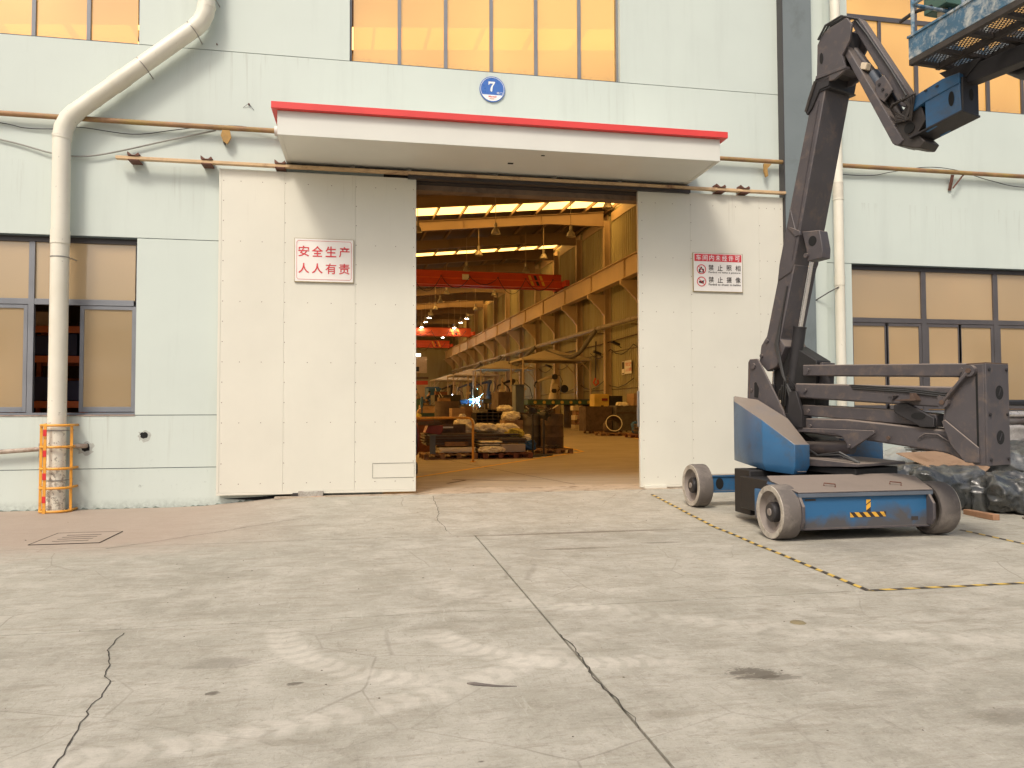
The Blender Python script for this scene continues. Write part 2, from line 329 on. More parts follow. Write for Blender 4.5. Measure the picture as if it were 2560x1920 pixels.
def ground_mat(name='apron_concrete', warm=False):
    t = NT(name); v = t.coord('World'); sp = t.new('ShaderNodeSeparateXYZ'); t.lk(v, sp.inputs[0]); X, Y = sp.outputs[0], sp.outputs[1]
    a = t.noise(v, .45, 5, .6, .3); b = t.noise(v, 3.2, 8, .68, .4); d = t.noise(v, 26, 8, .75); e = t.noise(t.mapv(v, (1.2, 5, 1), rot=(0, 0, .12)), 2.5, 8, .7, .6)
    c = t.mix(t.ramp(a, .3, .7), (.285, .268, .218), (.40, .378, .315))
    c = t.mix(t.ramp(b, .40, .66, 0, .65), c, (.53, .50, .43))
    e2 = t.noise(t.mapv(v, (3, 9, 1), rot=(0, 0, -.25)), 3.2, 8, .78, 1.2)
    c = t.mix(t.ramp(e2, .54, .66, 0, .5), c, (.19, .165, .125)); c = t.mix(t.ramp(e2, .44, .36, 0, .4), c, (.52, .49, .41))
    c = t.mix(t.ramp(e, .50, .68, 0, .50), c, (.235, .205, .155))
    c = t.mix(t.ramp(d, .55, .70, 0, .5), c, (.17, .148, .115))
    vc = t.new('ShaderNodeTexVoronoi'); vc.feature = 'DISTANCE_TO_EDGE'; vc.inputs['Scale'].default_value = 1.1; t.lk(t.mapv(t.mix(.12, v, t.new('ShaderNodeTexNoise').outputs['Color'], 'ADD'), (1, 1, .01)), vc.inputs['Vector'])
    c = t.mix(t.math('MULTIPLY', t.ramp(vc.outputs['Distance'], .002, .008, 1, 0), t.ramp(a, .45, .6, 0, .45)), c, (.16, .14, .11))
    g1 = t.noise(v, 90, 4, .8); c = t.mix(t.ramp(g1, .58, .72, 0, .5), c, (.14, .125, .10)); c = t.mix(t.ramp(g1, .42, .28, 0, .45), c, (.60, .58, .51))
    e3 = t.noise(t.mapv(v, (7, 1.3, 1), rot=(0, 0, .5)), 4.0, 8, .8, .8); c = t.mix(t.ramp(e3, .57, .66, 0, .4), c, (.20, .18, .14)); c = t.mix(t.ramp(e3, .42, .34, 0, .35), c, (.56, .54, .47))
    # brownish dusty strip along the wall on the left
    fl = t.math('MULTIPLY', t.ramp(X, -2.2, -.6, 1, 0), t.ramp(t.math('ADD', Y, t.math('MULTIPLY', t.math('SUBTRACT', b, .5), 1.2)), -3.9, -2.9))
    c = t.mix(t.math('MULTIPLY', fl, .7), c, (.36, .27, .21))
    # pale tyre prints
    def arc(c, cx, cy, r, wd, a0, a1, amt, n=60):
        dx = t.math('SUBTRACT', X, cx); dy = t.math('SUBTRACT', Y, cy)
        rr = t.math('SQRT', t.math('ADD', t.math('MULTIPLY', dx, dx), t.math('MULTIPLY', dy, dy)))
        ds = t.math('ABSOLUTE', t.math('SUBTRACT', rr, r)); band = t.ramp(ds, wd * .35, wd * .6, 1, 0)
        an = t.math('ARCTAN2', dy, dx)
        rng = t.math('MULTIPLY', t.ramp(an, a0, a0 + .25), t.ramp(an, a1 - .25, a1, 1, 0))
        tread = t.ramp(t.math('SINE', t.math('ADD', t.math('MULTIPLY', an, r * n), t.math('MULTIPLY', ds, 22))), -.75, .1, .35, 1)
        f = t.math('MULTIPLY', t.math('MULTIPLY', band, rng), t.math('MULTIPLY', tread, t.ramp(t.math('ADD', t.math('MULTIPLY', b, .5), t.math('MULTIPLY', e2, .5)), .38, .54, .38, 1)))
        return t.mix(t.math('MULTIPLY', f, amt), c, (.64, .60, .52))
    c = arc(c, .60, -6.45, 1.11, .19, -3.3, -1.7, .48)
    c = arc(c, 1.32, -6.5, .95, .20, -3.05, -1.2, .45)
    c = arc(c, -1.5, -4.3, 3.85, .20, -1.75, -.6, .42, 45)
    c = arc(c, 4.6, -3.0, 4.6, .24, -2.7, -1.5, .26, 45)
    c = arc(c, 1.9, -4.9, 1.5, .2, -3.1, -1.5, .22)
    # dark stains
    def blot(c, cx, cy, rx, ry, amt, colr=(.10, .085, .065)):
        q = t.math('ADD', t.math('POWER', t.math('DIVIDE', t.math('SUBTRACT', X, cx), rx), 2), t.math('POWER', t.math('DIVIDE', t.math('SUBTRACT', Y, cy), ry), 2))
        q = t.math('ADD', q, t.math('ADD', t.math('MULTIPLY', t.math('SUBTRACT', e, .5), 2.6), t.math('MULTIPLY', t.math('SUBTRACT', e2, .5), 3.5)))
        return t.mix(t.math('MULTIPLY', t.ramp(q, .45, .75, 1, 0), amt), c, colr)
    c = blot(c, 1.89, -7.74, .16, .11, .8); c = blot(c, 2.0, -7.82, .13, .05, .6); c = blot(c, -.75, -7.05, .2, .12, .35)
    c = blot(c, 2.75, -8.45, .22, .12, .35); c = blot(c, 2.0, -5.9 + 1.7, .4, .05, .55, (.12, .09, .06)); c = blot(c, 2.9, -4.05, .22, .05, .5)
    c = blot(c, -.35, -7.45, .05, .03, .8); c = blot(c, -.72, -7.5, .04, .03, .8); c = blot(c, 4.9, -4.6, .9, .35, .25); c = blot(c, 2.2, -3.28, 1.6, .06, .55, (.10, .06, .035))
    # scattered small flecks
    vo = t.new('ShaderNodeTexVoronoi'); vo.inputs['Scale'].default_value = 2.6; vo.inputs['Randomness'].default_value = 1; t.lk(t.mapv(v, (1, 1.7, .01)), vo.inputs['Vector'])
    fk = t.math('MULTIPLY', t.ramp(vo.outputs['Distance'], .018, .045, 1, 0), t.ramp(b, .45, .55))
    c = t.mix(t.math('MULTIPLY', fk, .8), c, (.09, .075, .06))
    t.col(c); t.rough(t.ramp(b, .3, .7, .62, .82)); t.b.inputs['Specular IOR Level'].default_value = .35
    h = t.math('ADD', t.math('MULTIPLY', e, .7), t.math('MULTIPLY', d, .5)); h = t.math('ADD', h, t.math('MULTIPLY', e2, .5)); t.bump(h, .5, .014)
    return t.m
M['ground'] = ground_mat()
def floor_mat():
    t = NT('hall_floor_concrete'); v = t.coord('World')
    a = t.noise(v, .5, 5, .6, .3); b = t.noise(t.mapv(v, (.6, 3, 1), rot=(0, 0, -.35)), 1.6, 8, .7, .5)
    c = t.mix(t.ramp(a, .3, .7), (.33, .27, .20), (.42, .35, .26)); c = t.mix(t.ramp(b, .5, .75, 0, .5), c, (.20, .155, .11))
    t.col(c); t.rough(t.ramp(b, .3, .7, .38, .6)); t.bump(b, .06, .01)
    return t.m
M['floor'] = floor_mat()
def wrap_mat(name, c, rough, cl):
    t = NT(name); v = t.coord('Object'); n = t.noise(v, 2.6, 5, .55, 1.8); n2 = t.noise(v, 9, 6, .7, .8)
    t.col(t.mix(t.ramp(n, .48, .74), c, cl)); t.rough(t.ramp(n2, .3, .7, rough, rough + .2)); t.b.inputs['Coat Weight'].default_value = .7; t.b.inputs['Coat Roughness'].default_value = .12
    t.bump(t.math('ADD', n, t.math('MULTIPLY', n2, .35)), .45, .03)
    return t.m
M['wrap_dark'] = wrap_mat('dark_plastic_film', (.04, .043, .042), .22, (.17, .175, .165))
M['wrap_silver'] = wrap_mat('silver_stretch_film', (.33, .31, .29), .18, (.68, .64, .60))
M['wrap_clear'] = wrap_mat('pale_plastic_film', (.40, .42, .38), .25, (.62, .63, .58))
# ------------------------------------------------------------------ ground
def sm(x): x = max(0, min(1, x)); return x * x * (3 - 2 * x)
def gz(x, y):
    return -.12 + .12 * max(0, min(1, (y + 3.2) / 3.2)) * sm((x + 2.6) / 1.8) * (1 - sm((x - 7.5) / 2))
ground = thing('ground', 'pale weathered concrete apron of cast slabs in front of the hall', 'ground'); ground['kind'] = 'structure'
bx('subsoil', (-400, 400, -400, 0.0, -.9, -.26), M['soil'], ground)
xs = [-60, -30, -17.0, -10.9, -4.9, 1.108, 7.2, 13.4, 19.5, 40, 60]
ys = [-60, -30, -21.8, -18.7, -15.6, -12.5, -9.36, -6.28, -3.2, 0.0]
def slab(x0, x1, y0, y1):
    g = .007; x0 += g; x1 -= g; y0 += g; y1 -= g
    nx = max(1, min(40, int((x1 - x0) / .3))); ny = max(1, min(20, int((y1 - y0) / .3))); mb = MB(); vv = []
    for j in range(ny + 1):
        for i in range(nx + 1):
            x = x0 + (x1 - x0) * i / nx; y = y0 + (y1 - y0) * j / ny; vv.append((x, y, gz(x, y)))
    fs = [(j * (nx + 1) + i, j * (nx + 1) + i + 1, (j + 1) * (nx + 1) + i + 1, (j + 1) * (nx + 1) + i) for j in range(ny) for i in range(nx)]
    ring = [i for i in range(nx + 1)] + [j * (nx + 1) + nx for j in range(1, ny + 1)] + [ny * (nx + 1) + i for i in range(nx - 1, -1, -1)] + [j * (nx + 1) for j in range(ny - 1, 0, -1)]
    b = len(vv); vv += [(vv[i][0], vv[i][1], -.255) for i in ring]
    for k in range(len(ring)):
        k2 = (k + 1) % len(ring); fs.append((ring[k], b + k, b + k2, ring[k2]))
    mb.add(vv, fs); mb.build('concrete_slab', M['ground'], ground)
for j in range(len(ys) - 1):
    cols = xs if j < len(ys) - 2 else [-60, -30, -17, -9.2, 9.3, 19.5, 40, 60]
    for i in range(len(cols) - 1): slab(cols[i], cols[i + 1], ys[j], ys[j + 1])
def crack(pts, w0, name='crack'):
    P = []
    for a, b in zip(pts[:-1], pts[1:]):
        n = max(2, int(math.dist(a, b) / .035))
        for k in range(n):
            t = k / n; x = a[0] + (b[0] - a[0]) * t; y = a[1] + (b[1] - a[1]) * t
            nn = noise.noise(Vector((x * 9, y * 9, 1.3))) * .022 + noise.noise(Vector((x * 31, y * 31, 4.3))) * .010
            d = Vector((b[1] - a[1], a[0] - b[0])).normalized(); P.append((x + d.x * nn, y + d.y * nn, d))
    vv = []; fs = []
    for k, (x, y, d) in enumerate(P):
        wd = w0 * (.5 + .9 * abs(noise.noise(Vector((x * 14, y * 14, 9))))) * (1 if k < len(P) - 6 else .5)
        for s_ in (-1, 1): xx = x + d.x * wd * s_; yy = y + d.y * wd * s_; vv.append((xx, yy, gz(xx, yy) + .0025))
        if k: fs.append((2 * k - 2, 2 * k - 1, 2 * k + 1, 2 * k))
    mb = MB(); mb.add(vv, fs); mb.build(name, M['crackm'], ground, fix=True)
crack([(-1.423, -6.373), (-1.432, -6.636), (-1.332, -6.976), (-1.297, -7.16), (-1.228, -7.32), (-1.212, -7.459), (-1.211, -7.626), (-1.178, -7.832), (-1.152, -8.076), (-1.10, -8.6)], .0042)
crack([(.901, -.35), (.867, -1.622), (.797, -2.253), (.857, -3.006), (.865, -3.19)], .004)
crack([(-2.5, -3.3), (-1.9, -2.75), (-1.2, -2.2), (-.6, -1.75)], .005)
crack([(1.11, -6.9), (1.13, -7.2), (1.10, -7.6), (1.12, -8.3)], .005)
# yellow and black hazard tape on the apron
M['tape'] = stripes('hazard_floor_tape', 0, .19, (.62, .42, .08), (.05, .042, .035), .9, .55)
def tape(p0, p1, label):
    d = Vector((p1[0] - p0[0], p1[1] - p0[1])); L = d.length; a = math.atan2(d.y, d.x); n = int(L / .1); vv = []; fs = []
    for k in range(n + 1):
        for s_ in (-.022, .022):
            u = L * k / n; v_ = s_ + noise.noise(Vector((u * 1.5, 0, 5))) * .012
            wx = p0[0] + u * math.cos(a) - v_ * math.sin(a); wy = p0[1] + u * math.sin(a) + v_ * math.cos(a); vv.append((u, v_, gz(wx, wy) + .0045 + .12))
        if k: fs.append((2 * k - 2, 2 * k, 2 * k + 1, 2 * k - 1))
    mb = MB(); mb.add(vv, fs); o = mb.build('hazard_tape', M['tape']); o.location = (p0[0], p0[1], -.12); o.rotation_euler = (0, 0, a)
    props(o, label, 'floor tape', 'striped tape marking the parking bay of the lift')
tape((4.053, -.70), (3.58, -6.285), 'worn yellow and black tape running from the door towards the viewer left of the lift')
tape((3.60, -6.29), (7.2, -6.33), 'yellow and black tape across the concrete in front of the lift')
tape((6.36, -3.963), (6.22, -6.3), 'short yellow and black tape behind the right front wheel of the lift')
# loose grit on the concrete
rg_ = random.Random(11); mb = MB()
for k in range(1500):
    y = -.15 - 9.6 * rg_.random() ** .8; x = -1 + rg_.uniform(-1, 1) * (5.5 if y < -5 else 8.5); s_ = rg_.choice((.0015, .002, .002, .003, .003, .004, .007)) * rg_.uniform(.6, 1.3)
    if noise.noise(Vector((x * .8, y * .8, 2))) < rg_.uniform(-.5, .3): continue
    if x > 3.6 and y > -6.3: x -= 5
    z = gz(x, y); h = s_ * .6; a = rg_.uniform(0, 3); P_ = [(x + math.cos(a + q * 1.571) * s_ * rg_.uniform(.6, 1.3), y + math.sin(a + q * 1.571) * s_ * rg_.uniform(.6, 1.2), z) for q in range(4)]
    mb.add(P_ + [(x, y, z + h)], [(0, 1, 4), (1, 2, 4), (2, 3, 4), (3, 0, 4)])
props(mb.build('loose_grit', pm('dark_grit', (.13, .11, .085), .9, 0, .5, 40)), 'loose grit and tiny chips scattered over the concrete apron', 'grit', kind='stuff')
# drain cover
dr = thing('drain_cover', 'rectangular slotted concrete drain cover set in the apron near the orange guard', 'drain cover', (-3.0, -2.56, -.12))
mb = MB(); mb.box(-3.32, -2.68, -2.93, -2.2, -.118, -.114); mb.build('cover_plate', M['ground'], dr)
for k in range(4): bx('slot', (-3.17, -2.83, -2.78 + .13 * k, -2.765 + .13 * k, -.1139, -.1118), M['crackm'], dr)
for b in ((-3.33, -3.322, -2.94, -2.19, -.118, -.1125), (-2.678, -2.67, -2.94, -2.19, -.118, -.1125), (-3.322, -2.678, -2.94, -2.932, -.118, -.1125), (-3.322, -2.678, -2.198, -2.19, -.118, -.1125)): bx('cover_joint', b, M['crackm'], dr)
for (x, y, s_, lab) in ((.50, -7.63, .13, 'thin dark curved rubber scrap lying on the concrete in the foreground'), ):
    mb = MB(); mb.tube([(x - .03, y + .02, -.117), (x, y, -.115), (x + .05, y - .025, -.115), (x + .12, y - .05, -.117), (x + .2, y - .06, -.119)], [.004, .009, .007, .005, .002], 6)
    props(mb.build('rubber_scrap', M['tyre']), lab, 'scrap')
mb = MB(); mb.lathe([(.0, .006), (.04, .006), (.05, 0)], (2.62, -6.95, -.119), n=9)
props(mb.build('flattened_leaf', pm('dry_leaf', (.22, .18, .10), .8)), 'small flattened brown leaf on the concrete right of the long joint', 'leaf')

# ------------------------------------------------------------------ building
bld = thing('factory_building', 'mint green workshop hall front with amber windows around the open sliding doors', 'building')
OPL = (-8.9, -3.18); OPR = (7.85, 13.5)
def band(z0, z1, cuts):
    x = -22.0
    for a, b in sorted(cuts) + [(24.0, None)]:
        if a > x: bx('wall_course', (x, a, 0, .3, z0, z1), M['wall'], bld)
        if b: x = b
DO = (.2, 4.6)
g = .005
band(-.30, .428 - g, [DO]); band(.428 + g, 1.158 - g, [DO]); band(1.158 + g, 3.624 - g, [OPL, DO, OPR])
band(3.624 + g, 4.75, [DO]); band(4.75, 6.363 - g, []); band(6.363 + g, 8.62, [(-8.9, -3.19), (-.30, 3.87), OPR]); band(8.62, 15.6, [])
mb = MB()
for z, cuts in ((.428, [DO]), (1.158, [DO]), (3.624, [DO]), (6.363, [])):
    x = -22
    for a, b in cuts + [(24, None)]:
        mb.box(x, a, .012, .28, z - .012, z + .012); x = b
mb.build('wall_joint', M['joint'], bld)
# chipped holes in the wall
for (x, z, r) in ((-3.059, .881, .05), (-3.80, .722, .06)):
    mb = MB(); vv = [(x + math.cos(a) * r * (1 + .5 * noise.noise(Vector((a * 2, x, 0)))), -.003, z + math.sin(a) * r * .9 * (1 + .5 * noise.noise(Vector((a * 2, z, 3))))) for a in [i * math.pi / 9 for i in range(18)]]
    mb.prism(vv, (0, .004, 0)); mb.build('wall_hole', M['black'], bld)
    vv = [(x + .01 + math.cos(a) * r * 1.7 * (1 + .6 * noise.noise(Vector((a * 3, x, 7)))), -.0015, z - .01 + math.sin(a) * r * 1.5 * (1 + .6 * noise.noise(Vector((a * 3, z, 3))))) for a in [i * math.pi / 9 for i in range(18)]]
    MB().prism(vv, (0, .002, 0)).build('chipped_plaster', pm('bare_plaster', (.42, .44, .40), .9, 0, .2, 30), bld)
bx('anchor_bolt', (-1.72, -1.70, -.03, 0, 5.60, 5.62), M['bracket_rust'], bld); bx('anchor_bolt', (-2.16, -2.145, -.03, 0, 6.44, 6.455), M['bracket_rust'], bld)
MB().tube([(-1.79, -.004, 5.56), (-1.71, -.03, 5.615), (-1.64, -.004, 5.53)], .003, 5).build('tie_wire', M['dark_steel'], bld)
# lintel, header channel and threshold
bx('lintel', (DO[0], DO[1], .16, .36, 4.54, 4.62), M['lintel'], bld); bx('header_channel', (DO[0], DO[1], .02, .30, 4.62, 4.752), M['dark_steel'], bld)
bx('threshold_plate', (DO[0] - 1.5, DO[1] + .2, -.19, .62, -.02, .004), pm('threshold_concrete', (.45, .37, .28), .6, 0, .15, 3, (.2, .15, .1), .4, 4), bld)
for x0, x1 in ((.2, .62), (4.18, 4.6)): pass
# pillar
bx('pillar', (6.582, 7.09, -.16, .0, -.12, 15.0), M['pillar'], bld, .004)
bx('pillar_side_strip', (6.568, 6.58, -.164, .0, -.12, 15.0), M['frame_dark'], bld)  # thin dark strip down the pillar's left side
bx('window_pier', (7.092, 7.37, -.045, .0, -.12, 15.0), M['wall'], bld)
# canopy
X0, X1, Yf, zb, zt = -1.173, 4.925, -1.26, 4.752, 5.075
cp = thing('canopy', None, None); cp.parent = bld
def cob(nm, b, m_, bev=0): o = bx(nm, b, m_, None, bev); o.parent = cp; return o
# keep the canopy one part of the building with its own pieces
cob('fascia', (X0, X1, Yf, Yf + .05, zb + .004, zt), M['canopy'], .006); cob('soffit', (X0 + .05, X1 - .05, Yf + .05, -.002, zb + .012, zb + .04), M['canopy'])
cob('end_panel', (X0, X0 + .05, Yf + .05, -.002, zb + .004, zt), M['canopy']); cob('end_panel', (X1 - .05, X1, Yf + .05, -.002, zb + .004, zt), M['canopy'])
cob('roof_edge', (X0 - .07, X1 + .09, Yf - .07, -.002, zt, zt + .088), M['red'], .004); cob('roof_cover', (X0 - .04, X1 + .05, Yf - .04, -.002, zt + .089, zt + .10), M['canopy'])
cob('soffit_vent', (1.95, 2.03, -.66, -.61, zb + .006, zb + .013), M['black']); cob('soffit_vent', (2.35, 2.40, -1.06, -1.03, zb + .006, zb + .013), M['black'])
# sliding rail
rl = MB(); rl.box(-3.42, 6.575, -.20, -.12, 4.668, 4.71); rl.build('door_rail', M['tan_rail'], bld, .004)
bx('rail_channel', (-1.25, 4.95, -.118, -.03, 4.70, 4.748), M['dark_steel'], bld); bx('rail_shade_strip', (.55, 4.95, -.17, -.06, 4.615, 4.662), M['dark_steel'], bld)  # lower dark strip stands in for the shade under the rail
for x in (-3.19, -2.24, -1.25, 5.46, 5.87):
    mb = MB(); mb.box(x - .07, x + .07, -.215, -.0, 4.715, 4.725); mb.prism([(x - .08, -.2, 4.73), (x - .02, -.2, 4.73), (x - .08, -.2, 4.775)], (0, .15, 0)); mb.prism([(x + .08, -.2, 4.73), (x + .02, -.2, 4.73), (x + .06, -.2, 4.765)], (0, .15, 0)); mb.box(x - .07, x + .07, -.21, -.0, 4.652, 4.664)
    mb.build('rail_bracket', M['bracket_rust'], bld)
for x in (-.23, .58, 1.86, 2.76, 3.80):
    mb = MB(); mb.box(x, x + .012, -.21, -.03, 4.715, 4.75); mb.box(x - .05, x, -.215, -.205, 4.712, 4.722); mb.build('rail_hanger', M['clip_metal'], bld)
# sliding doors: sheets, edge strips, rivets
def leaf(x0, x1, seams, z0, z1, edge_right):
    d = thing('sliding_door', None, None); d.parent = bld
    e = [x0] + seams + [x1]
    for a, b in zip(e[:-1], e[1:]): bx('door_sheet', (a + .0008, b - .0008, -.10, -.05, z0, z1), M['door'], d, .001)
    bx('bottom_rail', (x0, x1, -.105, -.045, z0 - .035, z0 - .002), M['door'], d, .003)
    for xe in (x0, x1 - .035): bx('edge_strip', (xe, xe + .035, -.104, -.046, z0, z1), M['door'], d, .002)
    mb = MB()
    def rv(x, z): mb.lathe([(.0, .0035), (.0045, .0025), (.0065, 0)], (x, -.1005, z), (0, -1, 0), 6)
    for k in range(16):
        z = z0 + .12 + k * .285
        if z > z1 - .05: break
        for x in e: rv(min(max(x, x0 + .05), x1 - .05) + .012, z)
        if k % 3 == 0:
            for a, b in zip(e[:-1], e[1:]):
                for q in (.33, .66): rv(a + (b - a) * q, z)
    mb.build('rivet', M['bracket_rust'], d, kind='stuff')
    return d
dl = leaf(-2.088, .672, [-1.198, -.205], .07, 4.632, True)
drt = leaf(4.107, 6.565, [4.969, 6.142], .05, 4.632, False)
for b in ((.05, .65, -.104, -.1005, .448, .452), (.05, .65, -.104, -.1005, .238, .242), (.05, .054, -.104, -.1005, .242, .448), (.646, .65, -.104, -.1005, .242, .448)): bx('patch_edge', b, M['crackm'], dl)
bx('floor_guide', (-.98, -.64, -.16, -.02, -.03, .075), pm('scuffed_guide', (.42, .40, .35), .6, 0, .2, 9, (.15, .12, .1), .5, 9), dl, .005)
bx('guide_bolt', (-1.06, -.985, -.12, -.06, -.01, .05), M['dark_steel'], dl); bx('guide_bolt', (-.80, -.66, -.165, -.16, -.012, .005), M['ink_orange'], dl)
bx('floor_guide', (4.17, 4.52, -.14, -.03, -.0, .05), M['door'], drt, .005)
bx('lock_plate', (4.075, 4.104, -.09, -.06, .95, 1.50), M['clip_metal'], drt, .003); bx('door_handle', (4.06, 4.08, -.11, -.09, 1.05, 1.25), M['clip_metal'], drt)

# windows
M['frame_mid'] = pm('brown_grey_frame', (.10, .092, .094), .45, .2, .1, 4)
def window(nm, glass, x0, x1, z0, z1, mull, trans=None, low_mull=(), yb=.09, fr=.032, sashes=(), fm='frame'):
    w_ = thing('window', None, None); w_.parent = bld
    F = lambda b, n_='mullion': bx(n_, b, M['frame_dark' if n_ == 'window_head' else fm], w_, .002)
    F((x0, x1, yb - .01, yb + .06, z1 - .075, z1), 'window_head'); F((x0, x1, yb - .01, yb + .06, z0, z0 + .03), 'window_sill')
    F((x0, x0 + fr, yb, yb + .055, z0 + .03, z1 - .075), 'window_jamb'); F((x1 - fr, x1, yb, yb + .055, z0 + .03, z1 - .075), 'window_jamb')
    for x, hw in mull: F((x - hw, x + hw, yb - .004, yb + .056, z0 + .03, z1 - .075))
    ed = [x0 + fr] + [x for x, _ in mull] + [x1 - fr]
    if trans:
        for a, b in zip(ed[:-1], ed[1:]): F((a + .03, b - .03, yb, yb + .05, trans - .04, trans + .04), 'transom')
    yy = yb + .03
    def pane(a, b, c, d_): bx('window_pane', (a, b, yy, yy + .006, c, d_), glass, w_)
    for a, b in zip(ed[:-1], ed[1:]):
        if trans: pane(a + .02, b - .02, trans + .035, z1 - .07)
        else: pane(a + .02, b - .02, z0 + .025, z1 - .07)
    if trans:
        for (a, b) in sashes:
            zz0, zz1 = z0 + .04, trans - .045
            for q in ((a, a + .05, zz0, zz1), (b - .05, b, zz0, zz1), (a + .05, b - .05, zz1 - .05, zz1), (a + .05, b - .05, zz0, zz0 + .07)): bx('sash_frame', (q[0], q[1], yb + .008, yb + .045, q[2], q[3]), M[fm], w_, .002)
            bx('window_pane', (a + .045, b - .045, yy - .004, yy + .002, zz0 + .06, zz1 - .045), glass, w_)
    return w_
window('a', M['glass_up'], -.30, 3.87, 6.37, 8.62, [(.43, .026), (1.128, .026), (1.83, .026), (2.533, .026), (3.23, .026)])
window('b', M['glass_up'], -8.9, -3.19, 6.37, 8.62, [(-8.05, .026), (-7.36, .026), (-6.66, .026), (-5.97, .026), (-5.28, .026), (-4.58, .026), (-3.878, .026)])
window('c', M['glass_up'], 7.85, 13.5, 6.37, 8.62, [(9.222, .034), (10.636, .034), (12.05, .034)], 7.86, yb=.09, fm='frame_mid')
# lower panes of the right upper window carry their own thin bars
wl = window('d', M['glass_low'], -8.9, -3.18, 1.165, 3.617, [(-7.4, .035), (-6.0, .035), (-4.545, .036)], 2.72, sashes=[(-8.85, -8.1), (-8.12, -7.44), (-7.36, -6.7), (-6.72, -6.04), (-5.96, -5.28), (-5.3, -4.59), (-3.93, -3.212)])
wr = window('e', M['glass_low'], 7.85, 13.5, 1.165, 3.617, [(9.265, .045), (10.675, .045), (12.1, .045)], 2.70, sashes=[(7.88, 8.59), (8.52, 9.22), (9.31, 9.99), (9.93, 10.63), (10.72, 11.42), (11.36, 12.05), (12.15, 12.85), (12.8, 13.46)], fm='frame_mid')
for x in (8.53, 9.93, 11.34, 12.75):
    o = bx('thin_mullion', (x - .026, x + .026, .088, .14, 6.41, 7.815), M['frame_mid'], bld, .002)
wc = [c for c in bld.children if c.name.startswith('window')][2]
for a, b in ((7.9, 8.5), (8.56, 9.19), (9.26, 9.9), (9.96, 10.6), (10.67, 11.31), (11.37, 12.02), (12.1, 12.72), (12.78, 13.46)): bx('window_pane', (a, b, .118, .124, 6.39, 7.83), M['glass_up'], wc)
for x0, x1 in (OPL, (-.3, 3.87), OPR): pass
bx('sill_ledge', (OPL[0], OPL[1], -.012, .09, 1.152, 1.168), pm('worn_sill', (.33, .25, .21), .8, 0, .25, 6, (.12, .10, .09), .5, 8), bld)
bx('sill_ledge', (OPR[0], OPR[1], -.012, .09, 1.152, 1.168), M['frame'], bld)
# chipped base of the wall
mb = MB()
for k in range(70):
    x = random.uniform(-7, -1.6); mb.add([(x, -.004, gz(x, 0) - .01), (x + random.uniform(.05, .25), -.03 * random.random() - .004, gz(x, 0) - .01), (x + .05, -.004, gz(x, 0) + random.uniform(.0, .03))], [(0, 1, 2)])
mb.build('plaster_crumbs', pm('green_grey_crumbs', (.16, .20, .17), .9, 0, .3, 20), bld, kind='stuff')
# dark hollow under the left door leaf
MB().prism([(-2.0, -.012, -.02), (-1.5, -.012, .0), (-.9, -.012, .045), (-.2, -.012, .045), (-.9, -.012, .01), (-1.45, -.012, -.055)], (0, .01, 0)).build('broken_base', M['black'], bld)

# ------------------------------------------------------------------ signs
def text(body, x0, x1, z0, z1, y, mat_, parent, name='lettering', off=.0, ext=.0015, shear=0):
    cu = bpy.data.curves.new('t', 'FONT'); cu.body = body; cu.size = 1; cu.offset = off; cu.extrude = 0; cu.space_character = 1.0; cu.shear = shear; cu.resolution_u = 4
    o = bpy.data.objects.new('t', cu); C.objects.link(o); bpy.context.view_layer.update()
    me = bpy.data.meshes.new_from_object(o.evaluated_get(bpy.context.evaluated_depsgraph_get())); bpy.data.objects.remove(o); bpy.data.curves.remove(cu)
    xsv = [v.co.x for v in me.vertices]; ysv = [v.co.y for v in me.vertices]
    ax, bx_, ay, by = min(xsv), max(xsv), min(ysv), max(ysv); o0 = wloc(parent)
    for v in me.vertices:
        v.co = Vector((x0 + (v.co.x - ax) / (bx_ - ax) * (x1 - x0), y, z0 + (v.co.y - ay) / (by - ay) * (z1 - z0))) - o0
    me.name = name; me.materials.clear(); me.materials.append(mat_); ob = bpy.data.objects.new(name, me); C.objects.link(ob); ob.parent = parent; return ob
def ringflat(cx, cz, r0, r1, y, mat_, parent, name, n=48, a0=0, a1=2 * math.pi):
    o = MB(); vv = []; fs = []
    for k in range(n + 1):
        a = a0 + (a1 - a0) * k / n; vv += [(cx + r0 * math.cos(a), y, cz + r0 * math.sin(a)), (cx + r1 * math.cos(a), y, cz + r1 * math.sin(a))]
        if k: fs.append((2 * k - 2, 2 * k - 1, 2 * k + 1, 2 * k))
    o.add(vv, fs); return o.build(name, mat_, parent)
def flat(pts, y, mat_, parent, name):
    o = MB(); o.add([(x, y, z) for x, z in pts], [tuple(range(len(pts)))]); return o.build(name, mat_, parent)
def rrect(x0, x1, z0, z1, r, n=6):
    P = []
    for cx, cz, a in ((x1 - r, z0 + r, -90), (x1 - r, z1 - r, 0), (x0 + r, z1 - r, 90), (x0 + r, z0 + r, 180)):
        P += [(cx + r * math.cos(R(a + 90 * k / n)), cz + r * math.sin(R(a + 90 * k / n))) for k in range(n + 1)]
    return P
def outline(P, wd, y, mat_, parent, name):
    o = MB(); vv = []; fs = []; n = len(P); cx = sum(p[0] for p in P) / n; cz = sum(p[1] for p in P) / n
    for k, (x, z) in enumerate(P):
        a, b = P[k - 1], P[(k + 1) % n]; d = Vector((b[0] - a[0], b[1] - a[1])).normalized(); nn = Vector((-d.y, d.x)) * wd
        vv += [(x, y, z), (x + nn.x, y, z + nn.y)]
    for k in range(n): k2 = (k + 1) % n; fs.append((2 * k, 2 * k + 1, 2 * k2 + 1, 2 * k2))
    o.add(vv, fs); return o.build(name, mat_, parent, fix=True)

